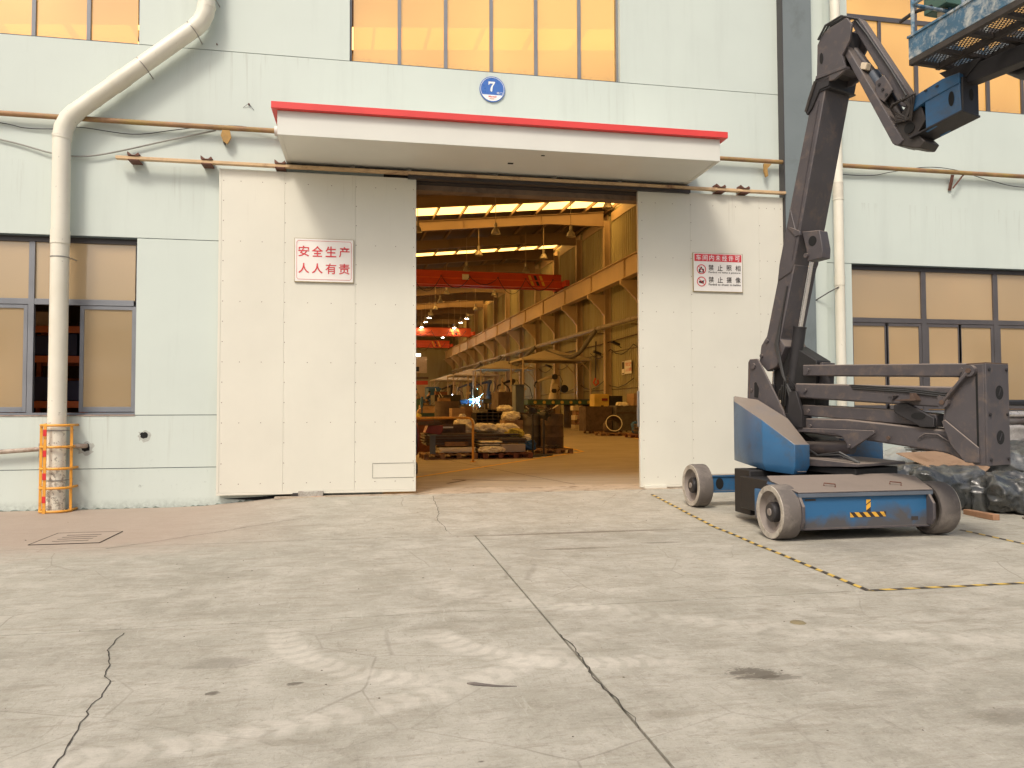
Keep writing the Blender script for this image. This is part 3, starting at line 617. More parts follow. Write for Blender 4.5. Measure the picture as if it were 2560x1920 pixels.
s1 = thing('safety_sign', 'white sign with two lines of red Chinese characters on the left sliding door', 'sign', (-.645, -.12, 3.06))
bx('sign_board', (-1.05, -.233, -.125, -.103, 3.060, 3.676), M['sign_white'], s1, .002)
for b in ((-1.056, -.227, -.1262, -.101, 3.052, 3.060), (-1.056, -.227, -.1262, -.101, 3.676, 3.681), (-1.056, -1.050, -.1262, -.101, 3.06, 3.676), (-.233, -.227, -.1262, -.101, 3.06, 3.676)): bx('sign_rim', b, M['sign_edge'], s1)
outline(rrect(-1.025, -.258, 3.088, 3.648, .035), .005, -.1275, M['ink_red'], s1, 'border_line')
for line, zc in (('安全生产', 3.495), ('人人有责', 3.250)):
    for k, ch in enumerate(line):
        xc = -.925 + k * .1885; h = .155 if ch != '人' else .145
        text(ch, xc - .076, xc + .076, zc - h / 2, zc + h / 2, -.1285, M['ink_red'], s1, 'character', .018 if ch in '人生全' else .010)
s2 = thing('prohibition_sign', 'white sign with red heading and two crossed out camera symbols on the right door', 'sign', (5.42, -.12, 3.07))
bx('sign_board', (5.007, 5.832, -.125, -.103, 3.075, 3.677), M['sign_white'], s2, .002)
for b in ((5.0, 5.839, -.1262, -.101, 3.067, 3.075), (5.0, 5.839, -.1262, -.101, 3.677, 3.682), (5.0, 5.007, -.1262, -.101, 3.075, 3.677), (5.832, 5.839, -.1262, -.101, 3.075, 3.677)): bx('sign_rim', b, M['sign_edge'], s2)
flat([(5.022, 3.548), (5.818, 3.548), (5.818, 3.665), (5.022, 3.665)], -.1268, M['ink_red'], s2, 'heading_band')
for k, ch in enumerate('车间内未经许可'):
    xc = 5.092 + k * .1095; text(ch, xc - .041, xc + .041, 3.562, 3.652, -.1285, M['ink_white'], s2, 'character', .006)
for line, zc, sub in (('禁止照相', 3.450, 'Forbid to take a picture'), ('禁止摄像', 3.260, 'Forbid to shoot to belike')):
    for k, ch in enumerate(line):
        xc = 5.300 + k * .152; text(ch, xc - .044, xc + .044, zc - .045, zc + .047, -.1285, M['ink_black'], s2, 'character', .007)
    text(sub, 5.257, 5.80, zc - .092, zc - .060, -.1285, M['ink_black'], s2, 'small_lettering', .012)
for zc, vid in ((3.42, 0), (3.225, 1)):
    ringflat(5.137, zc, .064, .078, -.1285, M['ink_red'], s2, 'ban_ring')
    if vid == 0:
        flat([(5.095, zc - .05), (5.18, zc - .05), (5.18, zc), (5.165, zc + .012), (5.11, zc + .012), (5.095, zc)], -.1272, M['ink_black'], s2, 'camera_symbol')
        ringflat(5.14, zc - .02, .0, .02, -.1280, M['sign_white'], s2, 'camera_lens', 16); flat([(5.128, zc + .018), (5.146, zc + .018), (5.152, zc + .04), (5.122, zc + .04)], -.1272, M['ink_black'], s2, 'camera_flash')
    else:
        flat([(5.092, zc - .02), (5.175, zc - .035), (5.178, zc + .01), (5.15, zc + .015), (5.095, zc + .01)], -.1272, M['ink_black'], s2, 'video_camera_symbol'); flat([(5.16, zc + .012), (5.185, zc + .03), (5.187, zc + .022), (5.17, zc + .006)], -.1272, M['ink_black'], s2, 'video_camera_handle')
    flat([(5.083, zc + .047), (5.090, zc + .054), (5.191, zc - .047), (5.184, zc - .054)], -.1292, M['ink_red'], s2, 'ban_bar')
# round door number badge
bcx, bcz, br = 1.827, 6.092, .196
s3 = thing('door_number_sign', 'round blue enamel sign with a white 7 above the canopy', 'sign', (bcx, -.03, bcz))
MB().lathe([(.0, .0), (br, .0), (br, .018), (0, .018)], (bcx, -.004, bcz), (0, -1, 0), 48).build('sign_plate', M['ink_blue'], s3)
ringflat(bcx, bcz, br * .905, br * .935, -.0235, M['ink_white'], s3, 'white_ring')
zc_ = bcz - .088; a_ = math.asin((zc_ - bcz) / (br * .905)); P = [(bcx + br * .905 * math.cos(t), bcz + br * .905 * math.sin(t)) for t in [(-math.pi - a_) + (math.pi + 2 * a_) * k / 20 for k in range(21)]]
flat(P, -.0232, M['ink_white'], s3, 'white_segment')
P7 = [(-.68, .72), (.70, .72), (.70, .48), (.42, .05), (.20, -.40), (.14, -1.0), (.10, -1.30), (-.06, -1.42), (-.22, -1.30), (-.30, -1.05), (-.24, -.65), (-.05, -.20), (.22, .20), (.36, .33), (-.30, .33), (-.46, .24), (-.56, .04), (-.68, .02)]
flat([(bcx - .01 + x * .073, bcz + .062 + z * .073) for x, z in P7][::-1], -.0240, M['ink_white'], s3, 'numeral')
text('号门', bcx + .065, bcx + .155, bcz - .075, bcz - .040, -.0240, M['ink_white'], s3, 'character', .01)
text('Mantall', bcx - .058, bcx + .062, bcz - .128, bcz - .100, -.0242, M['ink_red'], s3, 'small_lettering', .03)
text('美通重工', bcx - .045, bcx + .05, bcz - .158, bcz - .138, -.0242, M['ink_orange'], s3, 'small_lettering', .01)

# ------------------------------------------------------------------ wall pipes and cables
def arcpts(a, b, c, r, n=6):
    a, b, c = Vector(a), Vector(b), Vector(c); d1 = (a - b).normalized(); d2 = (c - b).normalized(); p0 = b + d1 * r; p1 = b + d2 * r
    return [p0 * (1 - t) ** 2 + b * 2 * t * (1 - t) + p1 * t * t for t in [k / n for k in range(n + 1)]]
rp = .113
dp = thing('downpipe', 'large white rain downpipe that kinks twice on the left part of the wall', 'downpipe', (-4.09, -.2, -.12))
A_, B_, C_, D_ = (-4.09, -.2, -.12), (-4.09, -.2, 5.13), (-2.258, -.2, 6.70), (-2.258, -.2, 15)
MB().tube([A_, (-4.09, -.2, 4.95)], rp, 28).build('pipe_length', M['white_pipe'], dp)
d_ = (Vector(C_) - Vector(B_)).normalized(); q0 = Vector(B_) + d_ * .22; q1 = Vector(C_) - d_ * .2
MB().tube([q0, q1], rp, 28).build('pipe_length', M['white_pipe'], dp); MB().tube([(-2.258, -.2, 6.88), D_], rp, 28).build('pipe_length', M['white_pipe'], dp)
MB().tube(arcpts((-4.09, -.2, 4.8), B_, q1, .24, 3), rp * 1.06, 28).build('pipe_elbow', M['white_pipe'], dp, ang=20)
MB().tube(arcpts(q0, C_, D_, .22, 3), rp * 1.06, 28).build('pipe_elbow', M['white_pipe'], dp, ang=20)
def ringat(p, d, r, ln, nm='pipe_collar', m_='white_pipe', par=None):
    p = Vector(p); d = Vector(d).normalized(); return MB().tube([p - d * ln / 2, p + d * ln / 2], r, 28).build(nm, M[m_], par or dp)
for z in (4.93, 3.63, 3.47): ringat((-4.09, -.2, z), (0, 0, 1), rp * 1.07, .02)
ringat((-4.09, -.2, 3.55), (0, 0, 1), rp * 1.06, .17)
for t in (.30, .62, .80): ringat(q0 + d_ * t, d_, rp * 1.07, .018)
ringat(q0 + d_ * .71, d_, rp * 1.05, .16)
for z in (6.75 + .12, 7.05): ringat((-2.258, -.2, z), (0, 0, 1), rp * 1.07, .02)
for p, d in (((-4.09, -.2, 3.28), (0, 0, 1)), (q0 + d_ * 1.1, d_), (q0 + d_ * 1.95, d_), ((-2.258, -.2, 7.0), (0, 0, 1)), ((-4.09, -.2, .96), (0, 0, 1)), ((-4.09, -.2, .30), (0, 0, 1))):
    ringat(p, d, rp * 1.045, .014, 'pipe_clip', 'clip_metal')
    p = Vector(p); sx = Vector((d[2], 0, -d[0])).normalized() if abs(d[2]) < .99 else Vector((1, 0, 0))
    MB().tube([p + sx * rp * 1.04, p + sx * (rp * 1.2) + Vector((0, .2, -.0))], .008, 6).build('clip_bolt', M['clip_metal'], dp)
dp2 = thing('downpipe', 'straight white downpipe behind the boom of the lift, right of the grey pillar', 'downpipe', (7.495, -.2, -.12)); r2 = .077
MB().tube([(7.495, -.2, -.12), (7.495, -.2, 15)], r2, 24).build('pipe_length', M['white_pipe'], dp2)
for z, ln in ((4.9, .02), (4.62, .02), (3.35, .02), (3.22, .02)): ringat((7.495, -.2, z), (0, 0, 1), r2 * 1.09, ln, par=dp2)
ringat((7.495, -.2, 3.285), (0, 0, 1), r2 * 1.06, .13, par=dp2); ringat((7.495, -.2, 4.76), (0, 0, 1), r2 * 1.06, .26, 'pipe_joint', 'pipe_band', par=dp2)
MB().tube([(7.44, -.26, 3.18), (7.30, -.2, 3.10), (7.14, -.02, 2.97)], .01, 6).build('stay_wire', M['dark_steel'], dp2)
# orange guard round the foot of the left downpipe
gd = thing('pipe_guard', 'orange steel cage guard with red bands around the foot of the left downpipe', 'pipe guard', (-4.09, -.25, -.12))
gpts = lambda z: [(-4.27 + dx, y, z) for dx, y in ((0, -.0), (-.0, -.24), (.03, -.31), (.10, -.36), (.26, -.36), (.34, -.31), (.37, -.24), (.37, 0))]
for z in (-.10, .205, .46, .745, 1.03): MB().tube(gpts(z), .017, 8).build('guard_hoop', M['guard'], gd)
MB().tube([(-4.31, -.02, 1.03), (-4.25, -.04, 1.05), (-4.25, -.25, 1.03)], .014, 6).build('hoop_end', M['guard'], gd)
for (x, y) in ((-4.27, -.22), (-4.165, -.375), (-3.90, -.22)):
    MB().beam((x, y, -.12), (x, y, 1.035), .034 if x != -4.165 else .038, .012, (0, 1, 0)).build('guard_bar', M['guard'], gd)
for z in (.0 + .02, .32, .62, .89): MB().box(-4.186, -4.144, -.387, -.3815, z, z + .085).build('red_band', M['red_band'], gd)
# conduits
cd = thing('rusty_conduit', 'rusty brown steel pipe along the wall left of the canopy', 'pipe', (-3, -.1, 5.2))
MB().tube([(-22, -.1, 5.23), (-4.9, -.1, 5.228), (-3.1, -.1, 5.215), (-1.3, -.1, 5.215)], .036, 12).build('pipe_length', M['rust_pipe'], cd)
MB().tube([(-1.34, -.1, 5.215), (-1.17, -.1, 5.215)], .07, 14).build('pipe_sleeve', M['canopy'], cd)
for x in (-2.0, -6.2): MB().prism([(x - .05, -.12, 5.18), (x + .05, -.12, 5.18), (x + .07, -.12, 5.08), (x + .02, -.12, 4.98), (x - .04, -.12, 5.02), (x - .07, -.12, 5.1)], (0, .03, 0)).build('pipe_bracket', M['bracket_yel'], cd); bx('bracket_arm', (x - .04, x - .02, -.10, 0, 5.0, 5.03), M['dark_steel'], cd)
cd2 = thing('rusty_conduit', 'short rusty pipe between the canopy and the grey pillar', 'pipe', (5.7, -.1, 5.2))
MB().tube([(4.98, -.1, 5.215), (6.58, -.1, 5.215)], .034, 12).build('pipe_length', M['rust_pipe'], cd2); MB().lathe([(.0, 0), (.06, 0), (.06, .03), (0, .03)], (4.975, -.1, 5.215), (1, 0, 0), 14).build('pipe_flange', M['rust_pipe'], cd2)
MB().prism([(6.24, -.12, 5.17), (6.37, -.12, 5.17), (6.30, -.12, 5.09), (6.31, -.12, 4.97), (6.27, -.12, 4.95), (6.24, -.12, 5.05)], (0, .03, 0)).build('pipe_bracket', M['bracket_yel'], cd2)
cd3 = thing('rusty_conduit', 'thin rusty pipe running right from the straight downpipe below the upper window', 'pipe', (10, -.1, 5.2))
MB().tube([(7.1, -.1, 5.222), (24, -.1, 5.222)], .036, 12).build('pipe_length', M['rust_pipe'], cd3)
mb = MB(); mb.beam((9.72, -.1, 5.18), (9.72, -.02, 4.93), .05, .02); mb.beam((9.72, -.1, 4.95), (9.93, -.1, 5.19), .02, .02); mb.build('pipe_bracket', M['bracket_rust'], cd3)
def cable(pts, r, label, m_='cable'):
    P = [Vector(p) for p in pts]; Q = []
    for i in range(len(P) - 1):
        p0, p1, p2, p3 = P[max(i - 1, 0)], P[i], P[i + 1], P[min(i + 2, len(P) - 1)]
        for k in range(6):
            t = k / 6; Q.append(.5 * ((2 * p1) + (-p0 + p2) * t + (2 * p0 - 5 * p1 + 4 * p2 - p3) * t * t + (-p0 + 3 * p1 - 3 * p2 + p3) * t ** 3))
    Q.append(P[-1]); o = MB().tube(Q, r, 6).build('cable', M[m_]); return props(o, label, 'cable')
cable([(-6.5, -.03, 5.15), (-4.9, -.03, 4.89), (-4.216, -.05, 4.73), (-3.712, -.05, 4.74), (-2.784, -.04, 5.01), (-2.147, -.05, 5.19)], .012, 'thick grey cable sagging lowest across the wall behind the left downpipe', 'cable_grey')
cable([(-6, -.03, 5.22), (-4.915, -.03, 5.12), (-4.62, -.03, 5.07), (-4.27, -.04, 5.075), (-3.92, -.04, 5.12), (-3.255, -.03, 5.07), (-2.73, -.03, 5.16), (-2.3, -.03, 5.24), (-1.8, -.05, 5.27), (-1.3, -.06, 5.2)], .006, 'thin black cable waving just under the rusty pipe on the left')
cable([(7.6, -.05, 5.09), (8.2, -.04, 5.10), (8.6, -.06, 5.18), (9.2, -.13, 5.27), (9.8, -.1, 5.26), (10.5, -.06, 5.13), (11.3, -.03, 5.06), (13, -.03, 5.2)], .006, 'thin black cable drooping beside the rusty pipe on the right')
wp = thing('water_pipe', 'pale horizontal water pipe entering the wall behind the orange guard', 'pipe', (-4.6, -.1, .68))
MB().tube([(-9, -.1, .55), (-4.85, -.1, .675), (-4.2, -.1, .72), (-3.88, -.1, .745), (-3.80, -.06, .745), (-3.79, .05, .74)], .03, 12).build('pipe_length', pm('stained_water_pipe', (.42, .34, .27), .5, 0, .2, 8, (.2, .13, .09), .5, 9), wp)
bx('pipe_clamp', (-4.33, -4.21, -.145, -.02, .60, .79), M['clip_metal'], wp, .004)

# partition added behind the left window to block the hall's bright side glazing
bx('added_partition', (-22, -1.2, 6.2, 6.35, 0, 6.0), M['rafter'], bld); bx('added_partition', (-1.35, -1.2, .31, 6.2, 0, 6.0), M['rafter'], bld); bx('added_ceiling', (-22, -1.2, .31, 6.35, 6.0, 6.1), M['deck'], bld)
# storage racks seen through the open sash on the left
rk = thing('storage_rack', 'orange steel pallet rack with dark blue bins behind the open left window', 'rack', (-5.2, 1.6, 0))
for x in (-5.25, -4.3): 
    for y in (1.2, 2.1): bx('rack_upright', (x, x + .07, y, y + .07, 0, 2.45), M['orange_rack'], rk)
for z in (.62, 1.27, 1.95, 2.4):
    for y in (1.18, 2.12): bx('rack_beam', (-5.2, -4.25, y, y + .04, z, z + .10), M['orange_rack'], rk)
    bx('rack_shelf', (-5.2, -4.2, 1.22, 2.1, z + .08, z + .10), M['rust'], rk)
for (x, z, h) in ((-5.1, .73, .32), (-4.72, .73, .30), (-5.05, 1.38, .36), (-4.6, 1.38, .3), (-5.1, 2.06, .3), (-4.7, 2.06, .34)):
    props(bx('blue_bin', (x, x + .34, 1.25, 1.9, z, z + h), M['blue_bin'], None, .01), f'dark blue plastic bin on the {"lowest" if z < 1 else "middle" if z < 2 else "top"} shelf of the orange rack, {"left" if x < -4.9 else "right"} one', 'bin', 'blue bins on the orange rack')
props(bx('cardboard_box', (-4.98, -4.75, 1.25, 1.6, 2.5, 2.72), M['card']), 'small cardboard box on top of the orange rack', 'box')
rk2 = thing('storage_rack', 'second orange rack further inside behind the left window', 'rack', (-5.2, 3.6, 0))
for x in (-6.6, -5.9, -5.0): bx('rack_upright', (x, x + .07, 3.4, 3.47, 0, 2.6), M['orange_rack'], rk2)
for z in (.5, 1.1, 1.7, 2.4): bx('rack_beam', (-6.6, -5.0, 3.36, 3.4, z, z + .1), M['orange_rack'], rk2); bx('rack_load', (-6.5, -5.1, 3.5, 4.2, z + .1, z + .4), M['rust'], rk2)

# workshop across the yard (mirrored in the panes)
opp = thing('opposite_building', 'cream workshop across the yard that shows only as a reflection in the panes', 'building', (0, -40, 0))
bx('opposite_wall', (-60, 60, -44, -40, -.3, 7.5), pm('opposite_wall_paint', (.50, .50, .46), .7), opp); bx('opposite_roof', (-60, 60, -44.5, -39.5, 7.5, 8.1), M['pillar'], opp)
for k in range(-6, 7): bx('opposite_window', (k * 8 - 2.2, k * 8 + 2.2, -39.99, -39.95, 1.3, 3.4), M['frame_dark'], opp); bx('opposite_window', (k * 8 - 2.2, k * 8 + 2.2, -39.99, -39.95, 4.6, 6.4), M['frame_dark'], opp)
# ------------------------------------------------------------------ boom lift
LP = Vector((5.13, -2.81, 0)); LU = Vector((math.cos(R(70)), -math.sin(R(70)), 0)); LN = Vector((math.sin(R(70)), math.cos(R(70)), 0))
def L(u, v, z): p = LP + LU * u + LN * v; return (p.x, p.y, z)
def lpoly(mb, P, v0, v1): return mb.prism([L(u, v0, z) for u, z in P], LN * (v1 - v0))
def lp(name, P, v0, v1, m_='lift_grey', par=None, bev=.006): return lpoly(MB(), P, v0, v1).build(name, M[m_], par or lift, bev)
def disc(name, u, z, v, r, m_='lift_dark', par=None, t=.012, n=20): return MB().cyl(L(u, v, z), L(u, v - t, z), r, n).build(name, M[m_], par or lift)
def oval(name, u, z, v, ru, rz, m_='black', par=None, t=.004):
    return lp(name, [(u + ru * math.cos(a), z + rz * math.sin(a)) for a in [k * math.pi / 10 for k in range(20)]], v, v - t, m_, par, 0)
lift = thing('boom_lift', 'blue and grey articulated boom lift parked in front of the right door leaf', 'boom lift', (5.13, -2.81, -.12))
# wheels
def wheel(x, y, zc, r, wd, side):
    """side -1: hub faces left"""
    wh = thing('wheel', None, None); wh.parent = lift
    x0 = x; dx = wd
    a = (1, 0, 0)
    MB().lathe([(r * .80, 0), (r * .93, -.004), (r * .985, .012), (r, .03), (r, dx - .03), (r * .985, dx - .01), (r * .93, dx), (r * .80, dx)], (x0, y, zc), a, 44, True).build('tyre', M['tyre'], wh)
    fx = x0 if side < 0 else x0 + dx; s_ = 1 if side < 0 else -1
    MB().lathe([(r * .775, -.003), (r * .96, -.006), (r * .965, .004), (r * .775, .004)], (fx, y, zc), (s_, 0, 0), 44, True).build('tyre_edge', M['tyre_edge'], wh)
    MB().lathe([(r * .80, .0), (r * .785, .0), (r * .77, .035), (r * .70, .062), (r * .45, .072), (.0, .072), (.0, .10), (r * .8, .10)], (fx, y, zc), (s_, 0, 0), 36, True).build('rim', M['rim'], wh)
    hb = MB().lathe([(.0, -.004), (r * .30, -.004), (r * .36, .012), (r * .38, .08), (.0, .08)], (fx, y, zc), (s_, 0, 0), 28, True).build('hub', M['lift_dark'], wh, .003)
    hb2 = MB()
    for k in range(8):
        t = k * math.pi / 4; hb2.cyl((fx + s_ * .075, y + math.cos(t) * r * .44, zc + math.sin(t) * r * .44), (fx + s_ * .055, y + math.cos(t) * r * .5, zc + math.sin(t) * r * .5), .013, 6)
    hb2.build('wheel_bolts', M['rim'], wh, kind='stuff'); MB().lathe([(.0, -.012), (r * .13, -.012), (r * .15, .0), (0, 0)], (fx, y, zc), (s_, 0, 0), 16).build('hub_cap', M['rim'], wh)
    return wh
wheel(4.03, -4.10, .158, .278, .215, -1); wheel(5.80, -4.12, .158, .278, .215, 1)
wheel(4.17, -1.83, .212, .278, .20, -1); wheel(5.86, -1.83, .212, .278, .20, 1)
# chassis
def beam_blue():
    t = NT('grimy_blue_beam'); v = t.coord('World'); sp = t.new('ShaderNodeSeparateXYZ'); t.lk(v, sp.inputs[0]); n = t.noise(v, 2.6, 6, .6, .5); n2 = t.noise(v, 14, 6, .7)
    q = t.math('ADD', t.math('ADD', sp.outputs[2], t.math('MULTIPLY', t.math('SUBTRACT', n, .5), -.55)), t.math('MULTIPLY', t.math('SUBTRACT', n2, .5), .06))
    c = t.mix(t.ramp(q, .04, .20, 1, 0), (.025, .115, .25), (.075, .072, .075)); t.col(c); t.rough(t.ramp(n, .3, .7, .4, .6)); return t.m
M['beam_blue'] = beam_blue()
mb = MB(); mb.prism([(4.235, -4.30, .00), (5.715, -4.30, .00), (5.715, -4.30, .325), (4.235, -4.30, .325)], (0, .9, 0)); mb.build('chassis_box', M['beam_blue'], lift, .008)
mb = MB(); mb.box(4.215, 5.735, -4.335, -4.301, .322, .362); mb.build('front_lip', M['bluegrey'], lift, .004)
mb = MB(); mb.prism([(4.215, -4.335, .364), (5.735, -4.335, .364), (5.81, -3.98, .470), (5.70, -3.8, .488), (4.17, -3.8, .488), (4.11, -3.98, .452)], (0, 0, .012)); mb.build('battery_cover', M['lift_grey'], lift, .003)
MB().prism([(4.11, -3.96, .42), (4.21, -4.32, .33), (4.21, -4.32, .361), (4.11, -3.98, .450)], (.02, .1, 0)).build('cover_side', M['lift_blue'], lift)
bx('chassis_underside', (4.27, 5.70, -3.98, -3.0, .06, .43), M['lift_ctr'], lift, .01)
for x in (4.60, 5.36):
    MB().tube([(x, -4.17, .42), (x, -4.17, .448), (x + .10, -4.21, .438), (x + .10, -4.21, .405)], .007, 6).build('cover_handle', M['bracket_rust'], lift)
bx('bumper_base', (4.235, 5.715, -4.312, -4.302, -.005, .012), M['lift_grey'], lift)
for sx in (4.246, 5.68):
    s_ = 1 if sx > 5 else -1
    mb = MB(); mb.prism([(sx, -4.36, .02), (sx, -4.40, .08), (sx, -4.40, .24), (sx, -4.33, .33), (sx, -4.0, .33), (sx, -4.0, -.0)], (.03 * s_, 0, 0)); mb.build('axle_bracket', M['lift_grey'], lift, .006)
mb = MB(); mb.prism([(5.725, -4.302, .06), (5.79, -4.26, .10), (5.79, -4.26, .30), (5.725, -4.302, .33)], (0, .16, 0)); mb.build('knuckle_cover', M['lift_grey'], lift, .005)
M['hz_h'] = stripes('hazard_sticker_level', 0, .105, (.68, .36, .04), (.035, .03, .03), .0, .55); M['hz_v'] = stripes('hazard_sticker_upright', 2, .10, (.75, .42, .04), (.02, .02, .02), .0, .2)
def stripe_decal(x0, x1, z0, z1, per, skew, nm):
    y = -4.3035; g_ = MB(); k = -6; k_ = []
    while True:
        a = x0 + k * per
        if a > x1 + per: break
        q = [(a, z0), (a + per / 2, z0), (a + per / 2 + skew, z1), (a + skew, z1)]
        q = [(min(max(px, x0), x1), pz) for px, pz in q]
        if max(p[0] for p in q) - min(p[0] for p in q) > .012: g_.add([(px, y, pz) for px, pz in q], [(0, 1, 2, 3)])
        k += 1
    return g_.build(nm, pm('decal_yellow_' + nm, (.66, .36, .04), .5, 0, .2, 9, (.25, .15, .07), .4, 7), lift)
flat([(4.80, .108), (5.21, .108), (5.21, .158), (4.80, .158)], -4.3028, M['ink_black'], lift, 'warning_tape'); stripe_decal(4.80, 5.21, .108, .158, .095, -.045, 'warning_stripes')
flat([(4.985, .162), (5.035, .162), (5.035, .272), (5.025, .285), (4.995, .285), (4.985, .272)], -4.3028, M['ink_black'], lift, 'warning_tape')
my = pm('decal_yellow', (.70, .38, .04), .5, 0, .2, 9)
for z0 in (.175, .238): flat([(4.985, z0), (5.035, z0 + .035), (5.035, min(.285, z0 + .085)), (4.985, min(.285, z0 + .05))], -4.3035, my, lift, 'warning_stripe')
bx('centre_frame', (4.34, 5.55, -3.10, -2.72, -.02, .50), M['lift_ctr'], lift, .01)
mb = MB(); mb.box(4.30, 5.95, -1.90, -1.76, .115, .14); mb.box(4.30, 5.95, -1.90, -1.76, .32, .345); mb.box(4.30, 5.95, -1.885, -1.875, .14, .32); mb.build('rear_axle_beam', M['lift_blue'], lift, .003)
MB().prism([(4.55 + .055 * math.cos(a), -1.888, .232 + .075 * math.sin(a)) for a in [k * math.pi / 10 for k in range(20)]], (0, -.002, 0)).build('beam_hole', M['black'], lift)
MB().lathe([(0, .49), (.46, .49), (.46, .56), (.0, .56)], (5.13, -2.81, 0), n=36).build('slew_ring', M['oily'], lift)
lp('turntable_plate', [(-.45, .56), (.55, .56), (1.06, .585), (1.06, .615), (.5, .64), (-.45, .64)], -.34, .50, 'lift_grey', None, .004)
lp('turntable_core', [(-.35, .64), (.35, .64), (.35, .80), (-.1, 1.05), (-.35, 1.05)], -.05, .42, 'lift_ctr', None, .01)
lp('turntable_tray', [(.3, .50), (1.0, .47), (1.0, .56), (.3, .56)], -.3, .45, 'lift_ctr', None, .01)
# left hood
A, B, Cc, D = (4.51, -2.40), (4.45, -3.20), (4.65, -3.55), (4.88, -3.47)
E_ = Vector(L(.05, -.27, 0)); F_ = Vector(L(-.95, -.27, 0))
def pt(q, z): return (q[0], q[1], z)
Au = (4.62, -2.18)
top = [pt(A, 1.315), pt(B, 1.085), pt(Cc, .815), pt(D, .812)]
bot = [pt(A, .655), pt(B, .597), pt(Cc, .575), pt(D, .573)]
ins = [(A[0] + .04, A[1] - .02), (B[0] + .045, B[1] + .0), (Cc[0] + .02, Cc[1] + .06), (D[0] - .02, D[1] + .05)]
low = [pt(ins[0], .555), pt(ins[1], .50), pt(ins[2], .475), pt(ins[3], .485)]
I1 = L(.36, -.30, .83); I2 = L(.10, -.29, 1.10); I3 = L(-.35, -.29, 1.33); I4 = L(-.75, -.29, 1.375); I5 = (4.60, -2.24, 1.375)
V = top + bot + low + [I1, I2, I3, I4, I5]
I1b = L(.36, -.30, .50); I4b = L(-.75, -.29, .56)
V += [I1b, I4b]
f = [(4, 5, 1, 0), (5, 6, 2, 1), (6, 7, 3, 2), (8, 9, 5, 4), (9, 10, 6, 5), (10, 11, 7, 6),
     (0, 1, 13 + 0, 14), (0, 14, 15, 16), (1, 2, 13), (2, 3, 12, 13), (3, 7, 11, 17, 12), (12, 17, 18, 15), (12, 15, 14), (12, 14, 13), (0, 16, 15, 18, 8, 4), (8, 18, 17, 11, 10, 9)]
hm = MB(); hm.add(V, f); hd = hm.build('engine_hood', M['lift_blue'], lift, .022, fix=True)
bx('hood_latch', (4.70, 4.80, -3.525, -3.50, .505, .515), M['lift_grey'], lift, .003)
# right hood
rh = MB(); rh.prism([L(.28, .46, 0)[:2] + (.56,), L(.28, .62, 0)[:2] + (.56,), L(.52, .92, 0)[:2] + (.56,), L(-.7, .92, 0)[:2] + (.56,), L(-.7, .46, 0)[:2] + (.56,)], (0, 0, .30)); rh.build('side_hood', M['lift_blue'], lift, .02)
rh = MB(); rh.prism([L(.24, .48, 0)[:2] + (.46,), L(.24, .62, 0)[:2] + (.46,), L(.47, .88, 0)[:2] + (.46,), L(-.68, .88, 0)[:2] + (.46,), L(-.68, .48, 0)[:2] + (.46,)], (0, 0, .10)); rh.build('side_hood_base', M['lift_blue'], lift, .02)
# link plates where the boom hinges
LK = [(-.515, 1.80), (-.49, 1.84), (-.37, 1.84), (-.345, 1.81), (.01, 1.20), (.06, 1.04), (-.30, 1.0), (-.54, 1.28)]
for v0 in (-.27, .20): lp('link_plate', LK, v0, v0 + .03, 'lift_grey', None, .006)
lp('link_plate_slot', [(-.42, 1.36), (-.36, 1.35), (-.345, 1.47), (-.385, 1.55), (-.415, 1.54)], -.272, -.275, 'black', None, 0)
disc('pivot_pin', -.425, 1.75, -.272, .035, 'lift_grey', t=.02)
lp('boom_well', [(-.30, 1.2), (.30, 1.2), (.34, 1.78), (.0, 1.98), (-.30, 1.7)], -.06, .20, 'lift_ctr', None, .01)
lp('rear_bracket', [(.18, 1.74), (.38, 1.76), (.36, 1.50), (.20, 1.45)], .0, .22, 'lift_grey', None, .005)
# main boom
BO = [(-.345, 1.95), (-.285, 2.12), (-.09, 2.94), (.06, 3.52), (.41, 4.76), (.58, 4.74), (.13, 2.95), (-.10, 2.07)]
lp('boom_outer_section', [(-.435, 1.80), (-.40, 2.01), (-.31, 2.12), (-.085, 2.95), (.13, 2.95), (-.10, 2.07), (-.03, 1.97), (-.17, 1.73), (-.31, 1.68)], -.16, .25, 'lift_grey', None, .010)
lp('boom_wide_section', [(-.12, 2.78), (-.09, 2.98), (.08, 3.62), (.155, 3.9), (.47, 5.04), (.645, 5.04), (.14, 2.98), (.08, 2.86)], -.175, .265, 'lift_grey', None, .012)
for u, z in ((-.335, 2.06), (-.425, 1.88)): disc('boom_bolt', u + .04, z, -.162, .022, 'lift_grey', t=.022, n=8)
MB().tube([L(.09, -.176, 3.62), L(.16, -.178, 3.36), L(.20, -.178, 3.30)], .008, 6).build('weld_rib', M['lift_grey'], lift)
lp('boom_collar', [(.37, 4.68), (.34, 4.74), (.50, 5.07), (.70, 5.07), (.665, 4.92), (.55, 4.92), (.44, 4.74)], -.20, .28, 'lift_dark', None, .004)
lp('collar_band', [(.495, 5.05), (.505, 5.075), (.72, 5.075), (.71, 5.05)], -.205, .30, 'lift_dark', None, .002); lp('collar_band', [(.46, 4.90), (.47, 4.915), (.68, 4.915), (.67, 4.90)], -.19, .29, 'lift_dark', None, .002)
MB().tube([L(.36, -.205, 4.72), L(.42, -.21, 4.86), L(.50, -.21, 5.03)], .018, 8).build('energy_chain', M['oily'], lift)
